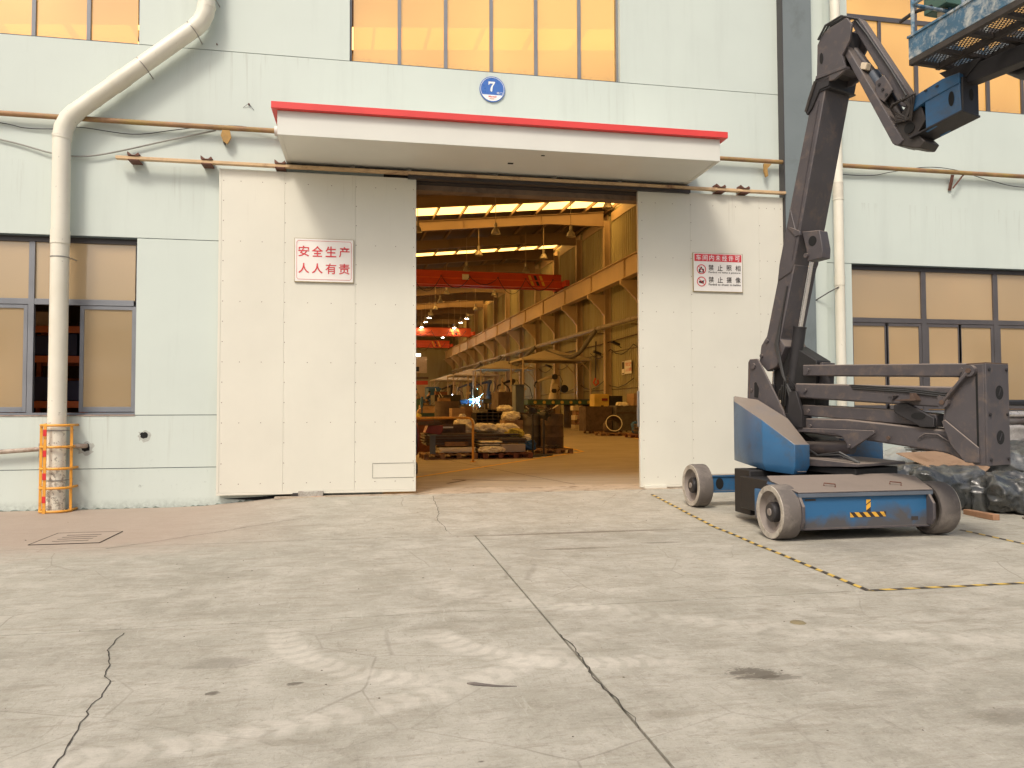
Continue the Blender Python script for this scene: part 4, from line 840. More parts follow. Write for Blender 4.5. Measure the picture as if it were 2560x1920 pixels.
# lift cylinder
cb, ct, rt_ = L(-.11, -.02, 1.17), L(.075, -.02, 2.19), L(.30, -.02, 3.16)
cyl_ = MB().tube([cb, ct], .074, 24).build('cylinder_barrel', M['lift_dark'], lift); MB().tube([Vector(ct), Vector(ct) + (Vector(ct) - Vector(cb)).normalized() * .02], .080, 24).build('cylinder_gland', M['lift_dark'], lift)
MB().tube([ct, rt_], .030, 20).build('cylinder_rod', M['chrome'], lift)
CL = [(.215, 3.33), (.46, 3.30), (.50, 3.08), (.49, 2.97), (.29, 2.96), (.27, 3.12)]
lp('cylinder_clevis', CL, -.13, .02, 'lift_grey', None, .008); oval('clevis_hole', .365, 3.19, -.1305, .055, .06)
lp('clevis_arm', [(.06, 3.40), (.10, 3.40), (.23, 3.33), (.24, 3.28), (.16, 3.28)], -.19, -.16, 'lift_grey', None, .004); disc('clevis_pin', .285, 3.03, -.135, .028, 'lift_grey', t=.025, n=10)
MB().tube([L(-.30, -.1, 1.30), L(-.27, -.1, 1.52)], .035, 12).build('small_cylinder', M['lift_dark'], lift); MB().tube([L(-.27, -.1, 1.52), L(-.255, -.1, 1.78)], .012, 10).build('small_rod', M['chrome'], lift)
for k, (u, z) in enumerate(((-.15, 1.28), (-.14, 1.20))): lp('valve_block', [(u - .035, z - .04), (u + .03, z - .04), (u + .03, z + .04), (u - .035, z + .04)], -.20, -.14, 'cream' if k == 0 else 'lift_dark', None, .004)
for k in range(4): MB().tube([L(-.2 + .04 * k, -.12, 1.25), L(-.12 + .05 * k, -.16 - .02 * k, 1.45 + .05 * k), L(.0 + .05 * k, -.10, 1.42), L(.1, .02, 1.30 - .05 * k)], .011, 6).build('hydraulic_hose', M['cable'], lift)
# parallel arms
lp('upper_arm', [(.20, 1.735), (2.20, 1.645), (2.16, 1.515), (.20, 1.605)], -.14, -.02, 'lift_grey', None, .012); lp('upper_arm', [(.20, 1.735), (2.20, 1.645), (2.16, 1.515), (.20, 1.605)], .10, .20, 'lift_grey', None, .012)
lp('middle_arm', [(.10, 1.52), (1.98, 1.425), (1.94, 1.215), (.10, 1.345)], -.16, .20, 'lift_grey', None, .018)
lp('lower_link_arm', [(.15, 1.265), (1.37, 1.195), (1.78, 1.15), (1.78, 1.02), (.15, 1.13)], -.10, .14, 'lift_grey', None, .014)
lp('lower_arm', [(.18, 1.10), (.76, 1.095), (1.92, .99), (2.24, .83), (2.24, .69), (2.10, .68), (1.90, .765), (1.10, .855), (.18, .93)], -.14, .18, 'lift_grey', None, .016)
MB().tube([L(1.62, -.158, .905), L(1.70, -.17, .955), L(1.82, -.158, .95), L(2.0, -.158, .84)], .008, 6).build('weld_rib', M['lift_grey'], lift)
disc('arm_pin_boss', 2.02, .925, -.142, .035, 'lift_grey', t=.03); disc('arm_pin_hole', 2.02, .925, -.173, .022, 'black', t=.002)
lp('turret_bracket', [(.12, .99), (1.16, .975), (1.17, .945), (.90, .775), (.87, .765), (.78, .90), (.68, .935), (.12, .94)], -.22, -.19, 'lift_grey', None, .004); disc('bracket_pin', .87, .80, -.222, .02, 'lift_grey', t=.02, n=10)
MB().tube([L(.12, -.02, .755), L(.76, -.02, .775)], .078, 24).build('slew_motor', M['lift_grey'], lift)
lp('pivot_block', [(.05, .99), (.26, .99), (.26, 1.18), (.18, 1.42), (.08, 1.42)], -.24, -.20, 'lift_dark', None, .004)
lp('pivot_base', [(-.12, 1.02), (.24, 1.0), (.24, 1.12), (.0, 1.16), (-.12, 1.12)], -.23, -.05, 'lift_dark', None, .004)
# lever and diagonal link
lp('lever', [(1.37, 1.17), (1.37, 1.25), (1.52, 1.27), (1.80, 1.115), (1.80, 1.02), (1.66, 1.02)], -.18, -.14, 'lift_dark', None, .008); oval('lever_slot', 1.64, 1.135, -.182, .075, .035)
lp('switch_bracket', [(1.44, 1.29), (1.66, 1.29), (1.66, 1.30), (1.62, 1.37), (1.60, 1.37), (1.60, 1.31), (1.44, 1.30)], -.26, -.16, 'rust', None, .002); lp('switch_plate', [(1.30, 1.34), (1.42, 1.34), (1.42, 1.35), (1.36, 1.35), (1.36, 1.29), (1.35, 1.29), (1.35, 1.34)], -.175, -.162, 'lift_grey', None, .002)
lkd = MB(); lkd.beam(L(2.19, -.225, 1.57), L(1.93, -.225, 1.27), .03, .085, LN); lkd.build('diagonal_link', M['lift_grey'], lift, .01)
for u, z in ((2.19, 1.57), (1.93, 1.27)): disc('link_eye', u, z, -.20, .055, 'lift_grey', t=.055, n=20); disc('link_pin', u, z, -.256, .026, 'rust', t=.012, n=6)
# mast
MS = [(1.90, 1.03), (1.92, 1.24), (2.14, 1.63), (2.30, 1.635), (2.30, .665), (2.20, .665), (2.06, .78)]
for v0 in (-.20, .17): lp('mast_side_plate', MS, v0, v0 + .03, 'lift_grey', None, .006)
lp('mast_lower_plate', [(1.90, 1.08), (1.93, 1.10), (2.25, .835), (2.255, .69), (2.12, .69), (1.98, .86)], -.225, -.202, 'lift_grey', None, .006)
lp('mast_groove', [(2.225, .79), (2.245, .79), (2.245, 1.56), (2.225, 1.56)], -.2005, -.203, 'black', None, 0)
ep = MB(); ep.prism([L(2.301, -.20, .665), L(2.301, .205, .665), L(2.301, .205, 1.635), L(2.301, -.20, 1.635)], LU * .02); ep.build('mast_end_plate', M['lift_grey'], lift, .004)
for z in (1.36, .93):
    MB().cyl(L(2.318, .03, z), L(2.3225, .03, z), .068, 28).build('mast_hole', M['black'], lift)
    MB().tube([L(2.3235, .01, z - .03), L(2.3235, .05, z + .04)], .006, 6).build('mast_cable', M['lift_dark'], lift)
lp('mast_top_plate', [(2.14, 1.632), (2.32, 1.636), (2.32, 1.646), (2.14, 1.642)], -.2, .205, 'rust', None, .002)
# hoses, bolts and welds
for k in range(3):
    MB().tube([L(.30, -.02 + .05 * k, 1.47), L(.9, -.165, 1.47 - .018 * k), L(1.5, -.17, 1.42 - .018 * k), L(1.93, -.17, 1.36 - .02 * k)], .010, 6).build('hydraulic_hose', M['cable'], lift)
    MB().tube([L(.10 - .03 * k, -.18, 1.35), L(-.05, -.19, 1.62 + .03 * k), L(-.16 + .02 * k, -.185, 2.0), L(-.06, -.18, 2.35), L(.02, -.17, 2.7)], .011, 6).build('hydraulic_hose', M['cable'], lift)
for u, z in ((.30, 1.67), (2.08, 1.585), (.26, 1.43), (1.86, 1.32), (.30, 1.19), (.32, 1.01), (2.06, .76), (2.20, .74), (1.30, .90)): disc('bolt_head', u, z, -.166, .020, 'rust' if z < 1 else 'lift_grey', t=.018, n=8)
for z in (.72, 1.15, 1.58):
    for v in (-.15, .16): MB().cyl(L(2.322, v, z), L(2.334, v, z), .016, 8).build('bolt_head', M['lift_dark'], lift)
for u, z in ((-.46, 1.45), (-.28, 1.12), (-.02, 1.12)): disc('bolt_head', u, z, -.273, .018, 'lift_grey', t=.015, n=8)
MB().tube([L(-.49, -.272, 1.82), L(-.50, -.272, 1.34), L(-.30, -.272, 1.03)], .006, 5).build('weld_rib', M['rust'], lift)
MB().tube([L(.105, -.18, 3.0), L(.40, -.18, 4.30), L(.52, -.18, 4.80)], .006, 5).build('weld_rib', M['lift_grey'], lift)
MB().tube([L(2.15, -.205, 1.60), L(1.93, -.205, 1.22), L(1.91, -.205, 1.05)], .006, 5).build('weld_rib', M['lift_grey'], lift)
for k in range(3): MB().tube([L(.95, -.10 + .06 * k, 5.60), L(1.10, -.11 + .07 * k, 5.36), L(1.38, -.11 + .07 * k, 4.84), L(1.55, -.12 + .05 * k, 4.50)], .011, 6).build('hydraulic_hose', M['cable'], lift)
for k in range(2): MB().tube([L(1.0, -.25 + .02 * k, .62), L(.8, -.30, .70 + .03 * k), L(.5, -.28, .68), L(.3, -.26, .78)], .012, 6).build('hydraulic_hose', M['cable'], lift)
flat([(4.30, .285), (4.42, .285), (4.42, .305), (4.30, .305)], -4.3032, M['oily'], lift, 'worn_label'); flat([(5.50, .06), (5.58, .06), (5.58, .10), (5.50, .10)], -4.3032, M['oily'], lift, 'worn_label')
# boom head
for v0 in (-.20, .12): lp('head_plate', [(.51, 5.0), (.53, 5.45), (.60, 5.55), (.70, 5.58), (.92, 5.60), (.98, 5.50), (.95, 5.33), (.85, 5.20), (.90, 5.02), (.74, 4.96)], v0, v0 + .035, 'lift_grey', None, .006)
lp('head_core', [(.56, 5.0), (.58, 5.45), (.88, 5.5), (.84, 5.05)], -.15, .11, 'oily', None, .01); oval('head_slot', .585, 5.27, -.203, .022, .065); lp('head_rib', [(.51, 5.05), (.90, 5.03), (.90, 5.06), (.51, 5.09)], -.21, .15, 'lift_grey', None, .003)
for k in range(4): MB().tube([L(.55 + .01 * k, -.21 + .03 * k, 5.50), L(.66, -.22 + .05 * k, 5.62 + .01 * k), L(.85, -.20 + .07 * k, 5.65 + .012 * k), L(.99, -.1 + .04 * k, 5.58), L(1.05, -.05, 5.40)], .014, 6).build('hydraulic_hose', M['cable'], lift)
# jib
lp('jib_upper_arm', [(.885, 5.585), (.96, 5.605), (1.01, 5.58), (1.60, 4.47), (1.545, 4.38), (1.47, 4.42)], -.09, .03, 'lift_grey', None, .01)
lp('jib_lower_arm', [(.79, 5.34), (.85, 5.34), (.89, 5.28), (1.52, 4.03), (1.46, 3.99), (1.40, 4.03)], -.15, -.02, 'lift_grey', None, .008); lp('jib_lower_arm', [(.79, 5.34), (.85, 5.34), (.89, 5.28), (1.52, 4.03), (1.46, 3.99), (1.40, 4.03)], .08, .16, 'lift_grey', None, .008)
for k, t in enumerate((.22, .30, .72, .80)): u = .84 + .62 * t; z = 5.31 - 1.28 * t; MB().beam(L(u, -.14, z), L(u, .14, z), .02, .035).build('jib_rung', M['lift_grey'], lift)
MB().tube([L(.86, .02, 5.30), L(1.10, .02, 4.92)], .045, 16).build('jib_cylinder', M['lift_grey'], lift); MB().tube([L(1.08, .02, 4.95), L(1.27, .02, 4.62)], .062, 16).build('jib_motor', M['bluegrey'], lift); MB().tube([L(1.25, .02, 4.66), L(1.42, .02, 4.30)], .055, 16).build('jib_gear', M['oily'], lift)
lp('jib_valve', [(1.04, 5.06), (1.11, 5.03), (1.09, 4.96), (1.02, 4.99)], -.13, -.05, 'cream', None, .006)
lp('jib_clamp', [(1.20, 4.78), (1.30, 4.82), (1.40, 4.62), (1.30, 4.52), (1.20, 4.62)], -.125, -.10, 'lift_grey', None, .006)
for u, z in ((1.25, 4.73), (1.29, 4.66), (1.33, 4.59)): disc('clamp_bolt', u, z, -.126, .016, 'lift_dark', t=.01, n=8)
lp('jib_end_bracket', [(1.40, 4.02), (1.46, 4.30), (1.60, 4.45), (1.70, 4.36), (1.76, 4.18), (1.66, 4.06), (1.74, 3.96), (1.69, 3.90), (1.60, 3.93), (1.52, 3.97)], -.13, .14, 'oily', None, .01)
for k in range(7):
    a = random.uniform(-.05, .05); MB().tube([L(1.40 + a, -.14 - .012 * k, 4.42), L(1.50 + .03 * k, -.18, 4.46), L(1.62, -.17, 4.38 - .03 * k), L(1.56 + a, -.17, 4.22), L(1.44, -.15, 4.24 + .02 * k)], .011, 6).build('hydraulic_hose', M['oily'], lift)
MB().lathe([(.0, 0), (.055, 0), (.055, .01), (0, .01)], L(1.585, -.135, 4.14), -LN, 16).build('bracket_hole', M['black'], lift)
# platform support
lp('platform_bracket', [(1.615, 4.34), (1.66, 4.45), (1.95, 4.52), (2.12, 4.52), (2.12, 4.42), (1.76, 4.35), (1.63, 4.30)], -.16, .14, 'lift_blue', None, .006)
lp('bracket_side', [(1.76, 4.40), (2.115, 4.44), (2.125, 4.14), (1.765, 4.04)], -.145, -.115, 'lift_blue', None, .004); lp('bracket_side', [(1.76, 4.40), (2.115, 4.44), (2.125, 4.14), (1.765, 4.04)], .10, .13, 'lift_blue', None, .004)
lp('bracket_base', [(1.60, 4.02), (2.15, 4.12), (2.15, 4.14), (1.60, 4.04)], -.17, .15, 'lift_dark', None, .004)
bp_ = MB(); bp_.prism([L(2.126, -.145, 4.14), L(2.126, .13, 4.14), L(2.126, .13, 4.47), L(2.126, -.145, 4.47)], LU * .02); bp_.build('bracket_end_plate', M['lift_dark'], lift, .003)
oval('bracket_slot', 2.03, 4.29, -.146, .028, .075); MB().prism([L(2.147, -.0 + .035 * math.cos(a), 4.32 + .06 * math.sin(a)) for a in [k * math.pi / 8 for k in range(16)]], LU * .002).build('end_plate_slot', M['black'], lift)
for u in (1.78, 1.90): oval('bracket_bolt', u, 4.46, -.163, .018, .012, 'lift_dark')
lp('support_beam', [(2.03, 4.44), (2.03, 4.58), (2.60, 4.60), (3.2, 4.60), (3.2, 4.46), (2.2, 4.42)], -.07, .07, 'lift_dark', None, .006); lp('support_gusset', [(1.88, 4.62), (2.03, 4.44), (2.12, 4.46), (2.3, 4.62)], -.09, .09, 'lift_dark', None, .004)
lp('rotator_box', [(2.35, 4.50), (2.5, 4.42), (3.0, 4.42), (3.0, 4.56), (2.35, 4.58)], .14, .5, 'lift_ctr', None, .02)
# platform
PU0, PU1, PV0, PV1, PZ = 1.83, 3.35, -.50, .50, 4.66
_sv3 = (LP, LU, LN); _c = LP + LU * 1.81 - LN * .49
LU = Vector((math.cos(R(84)), -math.sin(R(84)), 0)); LN = Vector((math.sin(R(84)), math.cos(R(84)), 0)); LP = _c - LU * PU0 - LN * PV0
def lbox(name, u0, u1, v0, v1, z0, z1, m_='plat_blue', bev=.003): return lp(name, [(u0, z0), (u1, z0), (u1, z1), (u0, z1)], v0, v1, m_, None, bev)
lbox('toe_board', PU0, PU1, PV0, PV0 + .015, PZ + .03, PZ + .25); lbox('toe_board', PU0, PU0 + .015, PV0 + .015, PV1 - .015, PZ + .03, PZ + .25); lbox('toe_board', PU0, PU1, PV1 - .015, PV1, PZ + .03, PZ + .25); lbox('toe_board', PU1 - .015, PU1, PV0 + .015, PV1 - .015, PZ + .03, PZ + .25)
lbox('toe_board_lip', PU0 - .01, PU1, PV0 - .012, PV0 + .0, PZ + .245, PZ + .27)
for v in (PV0, -.17, .16, PV1 - .05): lbox('floor_bearer', PU0, PU1, v, v + .05, PZ - .03, PZ + .028, 'oily')
for u in (PU0, 2.1, 2.45, 2.8, PU1 - .05): lbox('floor_cross_member', u, u + .05, PV0 + .051, PV1 - .052, PZ - .018, PZ + .022, 'oily')
gm = MB()
nu = int((PU1 - PU0) / .028); 
for k in range(-40, nu + 40):
    for s_ in (1, -1):
        u0 = PU0 + k * .062; a = (u0, PV0 + .02); b = (u0 + s_ * 1.6, PV1 - .02)
        du, dv = b[0] - a[0], b[1] - a[1]; ts = [0, 1]
        t0 = max(0, (PU0 - a[0]) / du if du > 0 else (PU1 - a[0]) / du); t1 = min(1, (PU1 - a[0]) / du if du > 0 else (PU0 - a[0]) / du)
        if t1 - t0 < .02: continue
        gm.beam(L(a[0] + du * t0, a[1] + dv * t0, PZ + .027 + (.003 if s_ > 0 else 0)), L(a[0] + du * t1, a[1] + dv * t1, PZ + .027 + (.003 if s_ > 0 else 0)), .009, .005)
gm.build('floor_mesh', M['oily'], lift, kind='stuff')
for (u, v) in ((PU0 + .03, PV0 + .03), (2.45, PV0 + .03), (PU1 - .03, PV0 + .03), (PU0 + .03, PV1 - .03), (2.45, PV1 - .03), (PU0 + .03, 0), (PU1 - .03, PV1 - .03)): MB().tube([L(u, v, PZ + .03), L(u, v, PZ + 1.1)], .019, 10).build('rail_post', M['plat_blue'], lift)
for z in (PZ + .58, PZ + 1.1): MB().tube([L(PU0 + .03, PV0 + .03, z), L(PU1 - .03, PV0 + .03, z), L(PU1 - .03, PV1 - .03, z), L(PU0 + .03, PV1 - .03, z), L(PU0 + .03, PV0 + .03, z)], .019, 10).build('guard_rail', M['plat_blue'], lift)
lbox('control_box', PU0 - .18, PU0 + .10, -.12, .22, PZ + .62, PZ + .9, 'green', .01); lbox('control_mount', PU0 - .08, PU0 + .02, -.05, .12, PZ + .26, PZ + .62, 'cream', .004)
MB().tube([L(PU0 - .36, -.25, PZ + .63), L(PU0 - .2, -.22, PZ + .66), L(PU0, -.2, PZ + .62)], .02, 8).build('foot_switch_cable', M['oily'], lift)
LP, LU, LN = _sv3
lp('platform_hanger', [(1.90, 4.62), (1.98, 4.50), (2.06, 4.56), (2.06, 4.64), (1.90, 4.64)], .1, .13, 'lift_dark', None, .003)

# ------------------------------------------------------------------ wrapped stock on the right
M['pipe_silver'] = pm('film_covered_pipe', (.48, .45, .42), .28, .5, .15, 6, (.2, .17, .15), .5, 5)
def blob(name, c, size, mat_, amp, freq, seed, parent=None, sub=26, flat_bottom=True, sag=0, power=4, fold=.0):
    bm = bmesh.new(); bmesh.ops.create_cube(bm, size=2); bmesh.ops.subdivide_edges(bm, edges=bm.edges, cuts=sub, use_grid_fill=True)
    for v in bm.verts:
        p = v.co.copy(); n = (abs(p.x) ** power + abs(p.y) ** power + abs(p.z) ** power) ** (1 / power); p = p / n
        q = Vector((p.x * size[0], p.y * size[1], p.z * size[2]))
        d = noise.noise(q * freq + Vector((seed, 0, 0))) + .5 * abs(noise.noise(q * freq * 2.3 + Vector((0, seed, 0)))) + .3 * noise.noise(q * freq * 5.1 + Vector((0, 0, seed)))
        q += Vector((p.x, p.y, p.z)) * d * amp
        if fold:
            rg = 0; am = 1; fq = freq
            for o_ in range(2): rg += am * (1 - abs(noise.noise(Vector((q.x * fq * .55 + q.z * fq * .5, q.y * fq, q.z * fq * .7)) + Vector((seed, o_ * 3.1, 0)))) * 2.2) ; am *= .55; fq *= 2.1
            q += Vector((p.x, p.y, p.z)) * (rg - .7) * fold
        if sag: q.z -= sag * (q.x / size[0]) ** 2
        if flat_bottom: q.z = max(q.z, -size[2])
        v.co = q
    me = bpy.data.meshes.new(name); bm.to_mesh(me); bm.free(); me.polygons.foreach_set('use_smooth', [True] * len(me.polygons)); me.materials.append(mat_)
    o = bpy.data.objects.new(name, me); C.objects.link(o); o.parent = parent; o.location = Vector(c) - wloc(parent); return o
def crumple(o, rz=0, rx=0): o.rotation_euler = (rx, 0, rz); return o
props(crumple(blob('wrapped_bundle', (7.3, -2.15, .14), (.85, .55, .27), M['wrap_dark'], .05, 2.4, 3, sub=60, fold=.09), .1), 'long bundle in dark plastic film directly behind the right front wheel of the lift', 'wrapped bundle')
props(crumple(blob('wrapped_bundle', (8.45, -2.75, .10), (.80, .42, .23), M['wrap_dark'], .05, 2.6, 11, sub=60, fold=.09), -.05), 'front bundle in glossy dark plastic film at the right edge, nearest the viewer', 'wrapped bundle')
props(crumple(blob('wrapped_bundle', (9.2, -1.9, .30), (.9, .6, .38), M['wrap_dark'], .06, 1.8, 21, sub=50, fold=.07), .1), 'tall bundle in dark plastic film under the silver wrapped stack', 'wrapped bundle')
props(crumple(blob('wrapped_stack', (9.6, -1.3, .80), (1.35, .55, .17), M['wrap_silver'], .03, 2.0, 31, sub=60, power=8, fold=.03), .04), 'silver stretch wrapped stack lying on top of the dark bundles at the right edge', 'wrapped stack')
props(crumple(blob('plastic_sheet', (7.7, -1.0, .22), (.75, .35, .34), M['wrap_clear'], .12, 2.6, 41, sub=36), .3), 'crumpled pale plastic sheet against the wall behind the dark bundles', 'plastic sheet')
for k in range(6):
    props(bx('metal_panel', (8.2 + .03 * k, 10.9, -1.55 + .02 * k, -.6, .50 + .03 * k, .515 + .03 * k), M['lift_grey'] if k % 2 else M['steel'], None), 'thin metal panel in the pile between the dark bundles and the silver stack', 'metal panel', 'metal panels piled at the right edge')
cb_ = MB(); cb_.prism([(7.05, -2.05, .60), (7.95, -1.75, .60), (8.15, -2.45, .42), (7.75, -2.62, .24), (7.35, -2.40, .40)], (0, 0, .012)); props(cb_.build('cardboard_sheet', M['card'], None), 'brown cardboard sheet bent over the bundle behind the lift mast', 'cardboard')
wb = MB(); wb.beam((7.36, -2.92, -.085), (7.33, -3.42, -.085), .09, .07); props(wb.build('wood_block', pm('fresh_timber', (.33, .18, .10), .7, 0, .2, 8), None, .006), 'short orange brown timber block on the ground right of the lift', 'timber')
for k in range(4):
    mb = MB(); mb.prism([(7.55 + .05 * k, -3.75 + .04 * k, -.115 + .022 * k), (9.4, -3.8, -.115 + .022 * k), (9.4, -3.2, -.115 + .022 * k), (7.75 + .03 * k, -3.35, -.115 + .022 * k)], (0, 0, .01))
    props(mb.build('steel_sheet', M['steel'] if k % 2 else M['rust'], None), 'thin dark steel sheet in the low pile at the right edge', 'steel sheet', 'dark steel sheets at the right edge')
for k in range(11):
    yy = -1.85 + .105 * (k % 7) + .05 * (k // 7); zz = 1.02 + .10 * (k // 7)
    props(MB().tube([(8.28 + .06 * ((k * 5) % 7), yy, zz), (11.6, yy, zz)], .048, 12).build('steel_pipe', M['pipe_silver'] if k % 3 else M['steel']), 'long pale steel pipe lying on the silver wrapped stack', 'pipe', 'steel pipes on the pile at the right edge')
blk = bx('roll_of_film', (9.5, 12.4, -.9, -.75, 1.25, 1.35), M['black_pl'], None, .03); props(blk, 'long black roll resting on the silver wrapped stack below the window', 'roll')
# ------------------------------------------------------------------ inside the hall (its axis is turned a little against the front)
HX = Vector((.99875, .0500, 0)); HD = Vector((-.0500, .99875, 0)); HR = math.atan2(.05, .99875)
def H(x, d, z): p = Vector((0, -11.332, 0)) + HX * x + HD * d; return (p.x, p.y, z)
def hbox(mb, x0, x1, d0, d1, z0, z1): return mb.prism([H(x0, d0, z0), H(x1, d0, z0), H(x1, d1, z0), H(x0, d1, z0)], (0, 0, z1 - z0))
def hb(name, b, m_, par=None, bev=0): mb = MB(); hbox(mb, *b); return mb.build(name, M[m_] if isinstance(m_, str) else m_, par, bev)
XW, XL, DE = 18.5, -18.0, 116.0
hall = thing('hall_interior', 'amber lit steel framed workshop interior seen through the open doors', 'hall'); hall['kind'] = 'structure'
fl = MB(); fl.add([(-24, .005, 0), (24, .005, 0), H(30, 125, 0), H(-26, 125, 0)], [(0, 1, 2, 3)]); fl.build('floor', M['floor'], hall)
deck_z = lambda x: 13.52 + .106 * (x - 5.4)
# yellow lines and floor joint
def strip(pts, w_, name, m_, z=.004):
    vv = []; fs = []
    for k, p in enumerate(pts):
        a = pts[max(k - 1, 0)]; b = pts[min(k + 1, len(pts) - 1)]; d = Vector((b[0] - a[0], b[1] - a[1])).normalized(); n = Vector((-d.y, d.x)) * w_ / 2
        vv += [H(p[0] + n.x, p[1] + n.y, z), H(p[0] - n.x, p[1] - n.y, z)]
        if k: fs.append((2 * k - 2, 2 * k - 1, 2 * k + 1, 2 * k))
    o = MB(); o.add(vv, fs); return o.build(name, M[m_], hall, fix=True)
strip([(1.2, 13.5), (7.25, 21.35)], .11, 'floor_line', 'line_y'); strip([(7.25, 21.4), (7.75, 25.5), (9.5, 40)], .11, 'floor_line', 'line_y'); strip([(12.6, 29.5), (16.2, 46.9), (17.8, 55)], .12, 'floor_line', 'line_y')
strip([(3.9, 11.9), (2.9, 18.0), (2.3, 24)], .018, 'floor_joint', 'crackm', .003); strip([(1.9, 12.6), (2.3, 13.1), (2.1, 13.3), (2.9, 12.9), (3.3, 12.7)], .05, 'floor_stain', 'rust', .0035)
# frames
cols = [42.4 + 5.9 * k for k in range(-5, 13)]
# right wall: ribbed sheets, one per bay and height
def ribbed(name, d0, d1, z0, z1, m_, pitch=.32, depth=.07):
    vv = []; fs = []; d = d0; prof = []
    while d < d1 - 1e-6:
        for q, o in ((0, 0), (.55, 0), (.68, -1), (.87, -1)):
            if d + q * pitch < d1: prof.append((d + q * pitch, o * depth))
        d += pitch
    prof.append((d1, 0))
    for (dd, o) in prof: vv += [H(XW + o, dd, z0), H(XW + o, dd, z1)]
    for k in range(len(prof) - 1): fs.append((2 * k, 2 * k + 1, 2 * k + 3, 2 * k + 2))
    o = MB(); o.add(vv, fs); return o.build(name, m_, hall, ang=10)
for k in range(len(cols) - 1):
    a, b = cols[k] + .02, cols[k + 1] - .02
    ribbed('ribbed_wall_sheet', a, b, 1.2, 9.4, M['interior_wall']); ribbed('ribbed_wall_sheet', a, b, 9.42, 14.4, M['interior_wall'], .36)
    hb('plinth_wall', (XW - .06, XW + .1, a, b, 0, 1.2), 'interior_wall', hall)
    for z in (2.6, 5.1): MB().beam(H(XW - .075, a, z), H(XW - .075, b, z), .03, .05).build('wall_girt', M['int_dark'], hall)
    hb('eaves_beam', (XW - .12, XW - .07, a + .3, b - .3, 13.9, 14.5), 'int_steel', hall)
hb('outer_wall', (XW + .12, XW + .3, 11.9, DE, 0, 15.6), 'interior_wall', hall)
for d in cols:
    c_ = MB(); hbox(c_, XW - .56, XW - .52, d - .17, d + .17, 0, 14.0); hbox(c_, XW - .52, XW - .16, d - .012, d + .012, 0, 14.0); hbox(c_, XW - .16, XW - .12, d - .17, d + .17, 0, 14.0); c_.build('column', M['int_steel'], hall)
    k_ = MB(); k_.prism([H(XW - .57, d - .1, 7.55), H(XW - .57, d - .1, 8.985), H(XW - 1.72, d - .1, 8.985), H(XW - 1.72, d - .1, 8.70), H(XW - 1.55, d - .1, 8.62), H(XW - .85, d - .1, 7.95)], HD * .2); k_.build('corbel', M['int_steel'], hall)
    st = MB(); hbox(st, 16.98, 17.22, d - .03, d + .03, 9.06, 10.18); st.build('girder_stiffener', M['int_steel'], hall)
    # rafter with haunch
    r_ = MB(); x0, x1 = XL, XW - .56
    zt0, zt1 = deck_z(x0) - .26, deck_z(x1) - .26
    def web(xa, xb, ha, hb_): return r_.prism([H(xa, d - .01, deck_z(xa) - .26 - ha), H(xb, d - .01, deck_z(xb) - .26 - hb_), H(xb, d - .01, deck_z(xb) - .26), H(xa, d - .01, deck_z(xa) - .26)], HD * .02)
    web(x0, 14.2, .62, .62); web(14.2, x1, .62, .98)
    r_.beam(H(x0, d, zt0), H(x1, d, zt1), .24, .03); r_.beam(H(x0, d, zt0 - .62), H(14.2, d, deck_z(14.2) - .88), .26, .03); r_.beam(H(14.2, d, deck_z(14.2) - .88), H(x1, d, deck_z(x1) - 1.24), .26, .03)
    for xx in (2.4, 8.4, 13.6): r_.prism([H(xx, d - .12, deck_z(xx) - .87), H(xx + .02, d - .12, deck_z(xx) - .87), H(xx + .02, d - .12, deck_z(xx) - .27), H(xx, d - .12, deck_z(xx) - .27)], HD * .24)
    r_.build('rafter', M['rafter'], hall)
# crane girder and rail
gd_ = MB(); hbox(gd_, 16.86, 17.34, 12.2, DE - 1, 9.0, 9.05); hbox(gd_, 17.09, 17.11, 12.2, DE - 1, 9.05, 10.18); hbox(gd_, 16.86, 17.34, 12.2, DE - 1, 10.18, 10.22); gd_.build('runway_girder', M['int_steel'], hall)
hb('crane_rail', (17.05, 17.15, 12.2, DE - 1, 10.222, 10.33), 'rust', hall); hb('catwalk', (17.4, 17.9, 12.2, DE - 1, 10.0, 10.05), 'int_dark', hall)
# purlins, roof sheets and skylight strips
for k in range(22):
    x = XL + .6 + 1.7 * k
    if x > XW: break
    MB().beam(H(x, 12.0, deck_z(x) - .12), H(x, DE - .3, deck_z(x) - .12), .07, .22).build('purlin', M['rafter'], hall)
sk = [(17.3, 19.3), (23.6, 26.2), (31.6, 33.6), (45.9, 47.9), (60.1, 61.9), (74.3, 76.2), (88.5, 90.4), (102.7, 104.6)]
e = 11.7
def roofslab(d0, d1, m_, nm, th=.06, z=0): o = MB(); o.prism([H(XL, d0, deck_z(XL) + z), H(XW + .2, d0, deck_z(XW + .2) + z), H(XW + .2, d1, deck_z(XW + .2) + z), H(XL, d1, deck_z(XL) + z)], (0, 0, th)); return o.build(nm, M[m_], hall)
for a, b in sk + [(DE, None)]:
    while e < a - .01:
        q = min(a, e + 3.55); roofslab(e, q - .01, 'deck', 'roof_sheet'); e = q
    if b: roofslab(a, b, 'skyl', 'skylight_strip', .03, .01); e = b
# side wall, glazing and far end
hb('side_wall', (XL - .3, XL, 11.9, DE, 0, 7.6), 'interior_wall', hall); hb('side_glazing', (XL - .1, XL - .06, 11.9, DE, 7.6, 10.6), 'sidegl', hall); hb('side_wall', (XL - .3, XL, 11.9, DE, 10.6, 14.5), 'interior_wall', hall)
hb('end_wall', (XL, XW, DE - .2, DE, 0, 15.5), 'interior_wall', hall)
front = MB(); front.box(-22, .2, .31, .36, 0, 15.3); front.box(4.6, 24, .31, .36, 3.7, 6.3); front.build('front_lining', M['interior_wall'], hall) if False else None

